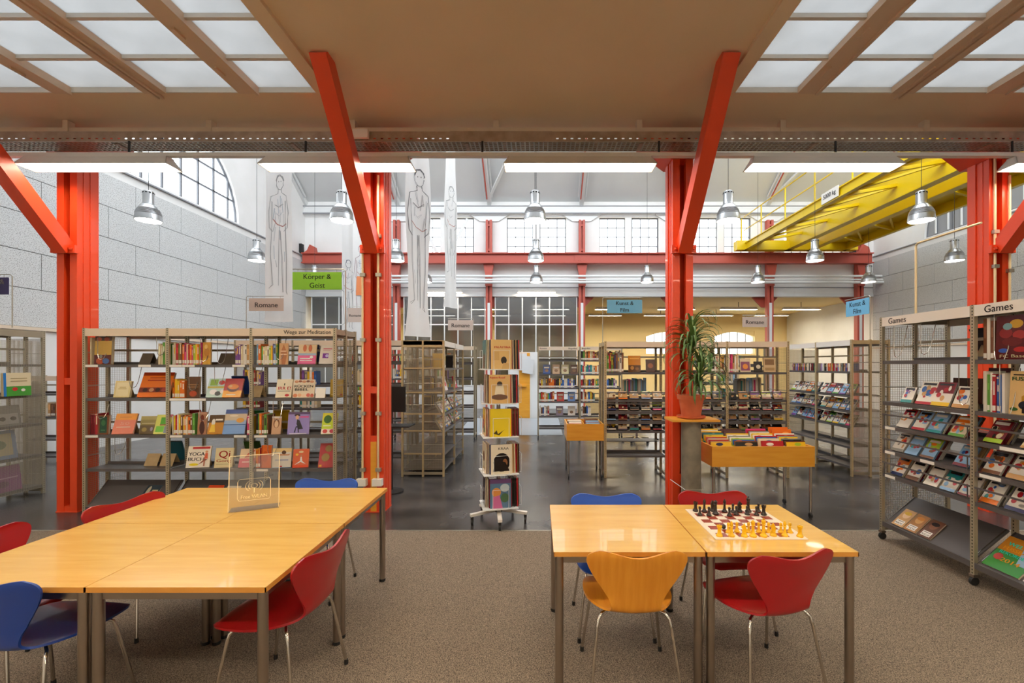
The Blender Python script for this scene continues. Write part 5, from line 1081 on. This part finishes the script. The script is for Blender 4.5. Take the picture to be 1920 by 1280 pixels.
for ci, (xa, xb) in enumerate(((.46, .69), (.73, .965))):
    for k in range(5):
        cn = g.choice(['white', 'cream', 'grey', 'white', 'brown', 'light blue'])
        face_item('comic_book', Matrix.Translation(((xa+xb)/2, 6.82+k*.09, .587)) @ Matrix.Rotation(R(g.uniform(-6, 6)), 4, 'Z'), (xb-xa)*.86, .22+.02*(k % 3)+.02*ci, .03, HUES[cn], [('r', 0, .75, 1, .9, HUES[g.choice(['black', 'red', 'tan', 'white'])]), ('e', .5, .8, .2, .08, HUES['tan'])], '%s booklet in the small bin, %s' % (cn, ['spinner', 'film rack'][ci]+' half, '+['foremost', 'second layer', 'third layer', 'fourth layer', 'rearmost'][k]), 'booklet', 'booklets in the small bin', R(14))
# ================================================================== PLANT
sx_, sy_ = 1.69, 4.95
e = thing('plant_stand', 'mottled pillar with a beech board carrying the potted dracaena', 'plant stand', (sx_, sy_, 0))
MB().lathe([(.105, 0), (.105, 1.1)], 24).build('pillar', 'drum', e, True)
MB().box(-.255, .255, -.17, .15, 1.1, 1.125).build('board', 'honey', e)
MB().tube([(-.2, .1, .42), (-.1, -.1, .36), (.1, -.108, .36), (.15, .1, .42)], .003, 5).build('tie_wire', 'zinc', e)
tag(MB().lathe([(.12, 0), (.15, .01), (.155, .028), (.15, .028), (.14, .012), (.0, .012)], 24).build('plant_saucer', 'terra', None, True), 'terracotta saucer under the dracaena pot', 'saucer').location = (sx_, sy_, 1.125)
e = thing('potted_dracaena', 'bushy dracaena with two leaf crowns in a terracotta pot', 'potted plant', (sx_, sy_, 1.138))
MB().lathe([(.1, 0), (.132, .195), (.146, .195), (.15, .242), (.14, .242), (.132, .205), (.085, .05), (0, .05)], 24).build('pot', 'terra', e, True)
MB().lathe([(.132, .208), (0, .218)], 20, caps=(False, False)).build('soil', 'soil', e)
st = [[(0, 0, .2), (-.01, 0, .45), (-.02, -.01, .7), (0, 0, .9)], [(.03, .0, .2), (.05, -.03, .4), (.06, -.03, .5)]]
for s in st: MB().tube(s, .018, 8).build('stem', 'bark', e, True)
def leaf(ln, droop, wd):
    b = MB(); n = 9; V = []; Fs = []
    for i in range(n+1):
        t = i/n; a = R(70)-droop*t*t*1.6
        if i == 0: x = z = 0.0
        else: x += ln/n*math.cos(a); z += ln/n*math.sin(a)
        w2 = wd/2*(math.sin(math.pi*min(t*.75+.25, 1))**.8 if i < n else .02)
        V += [(x, -w2, z+w2*.4), (x, 0, z), (x, w2, z+w2*.4)]
    for i in range(n): a = i*3; Fs += [(a, a+1, a+4, a+3), (a+1, a+2, a+5, a+4)]
    return b.add(V, Fs).mesh('leaf', 'leafm', True)
lv_ = [leaf(.4, 1.1, .026), leaf(.46, 1.5, .028), leaf(.5, 1.9, .028), leaf(.44, 2.2, .026), leaf(.34, .6, .022)]
g = random.Random(5)
for (cx_, cy2, cz_), n, spread in (((-.01, -.04, .86), 125, .2), ((.07, -.07, .5), 120, .2)):
    for i in range(n):
        o = inst(lv_[g.choice((0, 1, 1, 2, 2, 3, 4))], 'leaf', e); u = g.random()
        o.location = (cx_, cy2, cz_-spread+spread*1.4*u); k = g.uniform(.75, 1.05)
        az = g.uniform(0, 2*math.pi); k *= .42 if math.sin(az) > .35 else 1
        o.rotation_euler = (0, R(62)*(1-u)-R(12)+g.uniform(-.15, .15), az); o.scale = (k, k, k)
# ================================================================== SIGNS
def sign(a, b, ya, yb, Y, pole, zbase, lines, m, label, ink='ink', rot=0, dx=0):
    x0, z1 = P(a, ya, Y); x1, z0 = P(b, yb, Y); xp = P(pole, 0, Y)[0]
    e = thing('hanging_sign', label, 'sign', (xp, Y, zbase), R(rot), 'category signs on poles over the racks')
    zt = z1+.035-zbase
    far_ = (x0 if xp > (x0+x1)/2 else x1)-xp
    MB().tube([(0, 0, 0), (0, 0, zt-.02), (.02*(1 if far_ > 0 else -1), 0, zt), (far_, 0, zt)], .006, 6).build('pole', 'zinc', e)
    p = MB().box(x0-xp, x1-xp, -.006, .0, z0-zbase, z1-zbase).build('plate', m, e)
    for xx in (x0+.06, x1-.06): MB().tube([(xx-xp, 0, z1-zbase-.01), (xx-xp, 0, zt)], .0025, 4).build('hook', 'zinc', p)
    h = (z1-z0)/len(lines); wmax = (x1-x0)
    for i, s in enumerate(lines):
        tm = MB(); text(tm, s, (x0+x1)/2-xp+dx, z1-zbase-h*(i+.5)-h*.04, min(h*(.82 if len(lines) > 1 else .55), wmax*.8/(.55*max(len(s), 2))), -.0068); tm.build('lettering', ink, p)
sign(549, 641, 510, 543, 5.33, 648, 2.126, ['Körper &', 'Geist'], 'green', 'green hanging sign Körper & Geist over the end of the meditation bookcase')
sign(467, 532, 559, 583, 7.5, 462, 2.12, ['Romane'], 'beige', 'beige hanging sign Romane behind the meditation bookcase')
sign(652, 680, 577, 604, 10.3, 649, 2.14, ['Romane'], 'beige', 'small beige sign Romane partly behind the conduit column')
sign(840, 887, 600, 619, 10.3, 888, 2.14, ['Romane'], 'beige', 'beige sign Romane between the endwise rack and the comic spinner')
sign(1138, 1204, 562, 587, 7.1, 1130, 2.07, ['Kunst &', 'Film'], 'skyb', 'light blue sign Kunst & Film on the free end of the film rack')
sign(1392, 1438, 594, 613, 9.3, 1440, 2.14, ['Romane'], 'beige', 'beige sign Romane in front of a brick red post behind the film rack')
sign(-70, 17, 520, 552, 5.4, 23, 2.16, ['&', ' '], 'navys', 'navy blue sign over the mesh fronted rack', ink='stick', dx=.2)
e = thing('hanging_sign', 'light blue sign Kunst & Film turned edgewise over the side rack', 'sign', (5.09, 6.87, 2.1), R(-90), 'category signs on poles over the racks')
MB().tube([(0, 0, 0), (0, 0, .66), (-.02, 0, .68), (-.56, 0, .68)], .006, 6).build('pole', 'zinc', e)
p = MB().box(-.53, -.01, -.006, 0, .40, .65).build('plate', 'skyb', e)
for i, s in enumerate(('Kunst &', 'Film')): tm = MB(); text(tm, s, -.27, .58-.115*i, .11, -.0068); tm.build('lettering', 'ink', p)
tag(MB().tube([(3.71, 4.4, 2.175), (3.71, 4.4, 2.88), (3.71, 4.38, 2.9), (3.71, 3.75, 2.9)], .01, 8).build('sign_pole', 'pipe', None, True), 'cream sign pole bent over the Games rack', 'pole')
# ================================================================== BANNERS
def banner(px, wd, Y, zb, zt, rot, label, fig, curl=.04, fh=2.0, fz=.25, dark='9A9C9C', skirt=None, blue=False, foot=None):
    X = P(px, 0, Y)[0]
    e = thing('fabric_banner', label, 'banner', (X, Y, zb), R(rot), 'sheer banners with drawn figures')
    n, mrows = 8, 26; V = []; Fs = []; H = zt-zb
    def sway(u, v): return curl*math.sin(v*2.2)*(u)+.02*math.sin(u*9+v)*(1-v/H*.6)
    for j in range(mrows+1):
        for i in range(n+1):
            u = -.5+i/n; v = H*j/mrows; V.append((u*wd*(1+.12*max(0, 1-v*2.5)), sway(u, v), v))
    for j in range(mrows):
        for i in range(n): a = j*(n+1)+i; Fs.append((a, a+1, a+n+2, a+n+1))
    MB().add(V, Fs).build('cloth', 'cloth', e, True)
    MB().tube([(-wd/2, sway(-.5, H), H), (wd/2, sway(.5, H), H)], .012, 6).build('top_rod', 'steelw', e)
    for s in (-1, 1): MB().tube([(s*wd*.45, 0, H), (s*wd*.3, 0, roofz(Y)-zb-.05)], .003, 4).build('cord', 'zinc', e)
    b = MB()
    def pt(x, z, o=.006): u = x/wd; return (x, sway(u, z)-o, z)
    def line(pts, w_=.011, c_=dark):
        for (x0, z0), (x1, z1) in zip(pts, pts[1:]):
            d = math.hypot(x1-x0, z1-z0) or 1; nx, nz = -(z1-z0)/d*w_/2, (x1-x0)/d*w_/2
            b.add([pt(x0+nx, z0+nz), pt(x1+nx, z1+nz), pt(x1-nx, z1-nz), pt(x0-nx, z0-nz)], [(0, 1, 2, 3)], 0, L(c_))
    def fill(pts, c_): b.add([pt(x, z, .004) for x, z in pts], [tuple(range(len(pts)))], 0, L(c_))
    k = fh/2.0
    def q(x, z): return (x*k*.9, fz+z*k)
    lean_ = .03
    g_ = random.Random(px)
    def sketch(pts, w_=.007, c_=dark, n_=2):
        for _ in range(n_): line([q(x+g_.uniform(-.012, .012), z+g_.uniform(-.012, .012)) for x, z in pts], w_*g_.uniform(.6, 1.1), c_)
    pale = 'B4C0CA' if blue else 'BCBEC0'
    if skirt: fill([q(-.15, .5), q(.15, .5), q(.13, 1.05), q(-.13, 1.05)], skirt)
    for k_ in range(16):                                  # loose shading strokes
        x = g_.uniform(-.11, .11); z = g_.uniform(.25, 1.5); sketch([(x, z), (x+g_.uniform(-.03, .03), z+g_.uniform(.1, .25))], .012, pale if k_ % 2 else 'CACCCE', 1)
    sketch([(.02+.075*math.cos(2*math.pi*i/14), 1.82+.12*math.sin(2*math.pi*i/14)) for i in range(15)])
    sketch([(-.05, 1.86), (-.03, 1.93), (.03, 1.95), (.08, 1.9), (.095, 1.84)], .014, dark)
    sketch([(-.02, 1.71), (-.02, 1.64), (-.15, 1.58), (-.19, 1.3), (-.17, 1.05), (-.12, .98)]); sketch([(.06, 1.71), (.06, 1.64), (.16, 1.58), (.19, 1.3), (.17, 1.05), (.1, .98)])
    sketch([(-.13, 1.5), (-.12, 1.1), (-.14, .6), (-.1, .05), (-.17, 0)]); sketch([(.13, 1.5), (.12, 1.1), (.14, .5), (.12, -.05), (.15, -.1)]); sketch([(0, 1.0), (.0, .55), (-.02, .06)]); sketch([(.02, 1.0), (.05, .5), (.06, -.05)])
    sketch([(-.08, 1.45), (0, 1.4), (.08, 1.45)]); sketch([(-.06, 1.3), (.0, 1.25), (.06, 1.3)], .005, pale); sketch([(-.12, 1.2), (-.04, 1.1), (.08, 1.06), (.14, 1.1)], .016, 'B8807A', 1)
    line([q(-.01, 1.84), q(.0, 1.84)], .02, '5A5858'); line([q(.04, 1.84), q(.05, 1.84)], .02, '5A5858')
    b.build('drawn_figure', 'print', e)
banner(523, .44, 7.7, 2.45, 6.1, 4, 'sheer white banner with a bare chested drawn figure over the meditation bookcase', 0, .06, 2.0, .57, blue=True)
banner(652, .34, 14.0, 1.95, 8.9, 30, 'narrow sheer banner with a dark haired figure, beside the conduit column', 0, .05, 2.1, 1.0, dark='6A6E78')
banner(676, .44, 13.6, 1.95, 8.9, 0, 'sheer banner with a figure in an orange skirt, behind the conduit column', 0, .05, 2.1, 1.35, dark='8A6A70', skirt='D8804A', blue=True)
banner(784, .42, 6.95, 2.15, 6.2, 52, 'sheer banner with a tall grey figure, hanging over the endwise rack', 0, .1, 2.15, .5, dark='6A6C70')
banner(845, .4, 10.5, 3.05, 7.6, 58, 'slim sheer banner turned edgewise, with a pale figure', 0, .06, 2.1, .8)
# ================================================================== SMALL THINGS AROUND
e = thing('catalogue_terminal', 'black catalogue screen on a stand behind the conduit column', 'monitor', (-1.98, 6.05, 0))
MB().lathe([(.16, 0), (.16, .015), (.03, .03)], 16).build('foot', 'darkm', e); MB().tube([(0, 0, .02), (0, 0, 1.2)], .02, 8).build('post', 'darkm', e)
MB().box(-.2, .2, -.05, -.02, 1.08, 1.42).build('screen', 'black', e); MB().box(-.25, .32, -.3, .0, .905, .92).build('keyboard_shelf', 'black', e)
e = thing('display_wall', 'white partition with an oak strip and newspapers at the ramp', 'partition', (-.45, 13.6, 0))
MB().box(-.42, .45, 0, .06, .0, 2.1).build('panel', 'steelw', e); MB().box(-.13, .2, -.02, 0, .1, 2.08).build('oak_strip', 'honey', e); MB().box(-.2, .1, -.08, -.02, 1.05, 1.1).build('ledge', 'honey', e)
for i in range(3):
    o = MB().box(-.16, .16, -.008, .008, -.22, .22).build('newspaper', 'newsp'); tag(o, ['upper newspaper hanging on the white partition', 'middle newspaper hanging on the white partition', 'lower newspaper hanging on the white partition'][i], 'newspaper', 'newspapers on the partition')
    o.location = (-.5+i*.1, 13.55-.02*i, 1.85-i*.09); o.rotation_euler = (0, R(4*i), 0)
e = thing('office_chair', 'dark office chair with a chrome star base behind the film rack', 'chair', (2.2, 10.0, 0))
for k in range(5):
    t = R(k*72+20); l_ = MB().bar((0, 0, .1), (.3*math.cos(t), .3*math.sin(t), .07), .04, .025).build('base_leg', 'chrome', e); MB().lathe([(.025, -.025), (.028, 0), (.025, .025)], 10, (.3*math.cos(t), .3*math.sin(t), .03)).build('caster', 'black', l_)
MB().tube([(0, 0, .1), (0, 0, .45)], .025, 10).build('gas_column', 'chrome', e); MB().box(-.24, .24, -.24, .24, .45, .52).build('seat', 'darkm', e); MB().box(-.22, .22, .2, .26, .55, 1.0).build('backrest', 'darkm', e)
for i, x in enumerate((9.55, 9.95)):
    tag(MB().tube([(x, 9.6, 6.05), (x+.02, 9.6, 4.0), (x-.03, 9.6, 2.3), (x, 9.6, 0)], .006, 5).build('control_cable', 'black'), ['thin black cable hanging from the main girder of the crane', 'thin black cable hanging between the crane girders'][i], 'cable', 'crane cables')

o = REST.build('far_books', 'print', None, kind='stuff'); o['label'] = 'rows of books on the racks in the rear of the hall'; o['category'] = 'books'
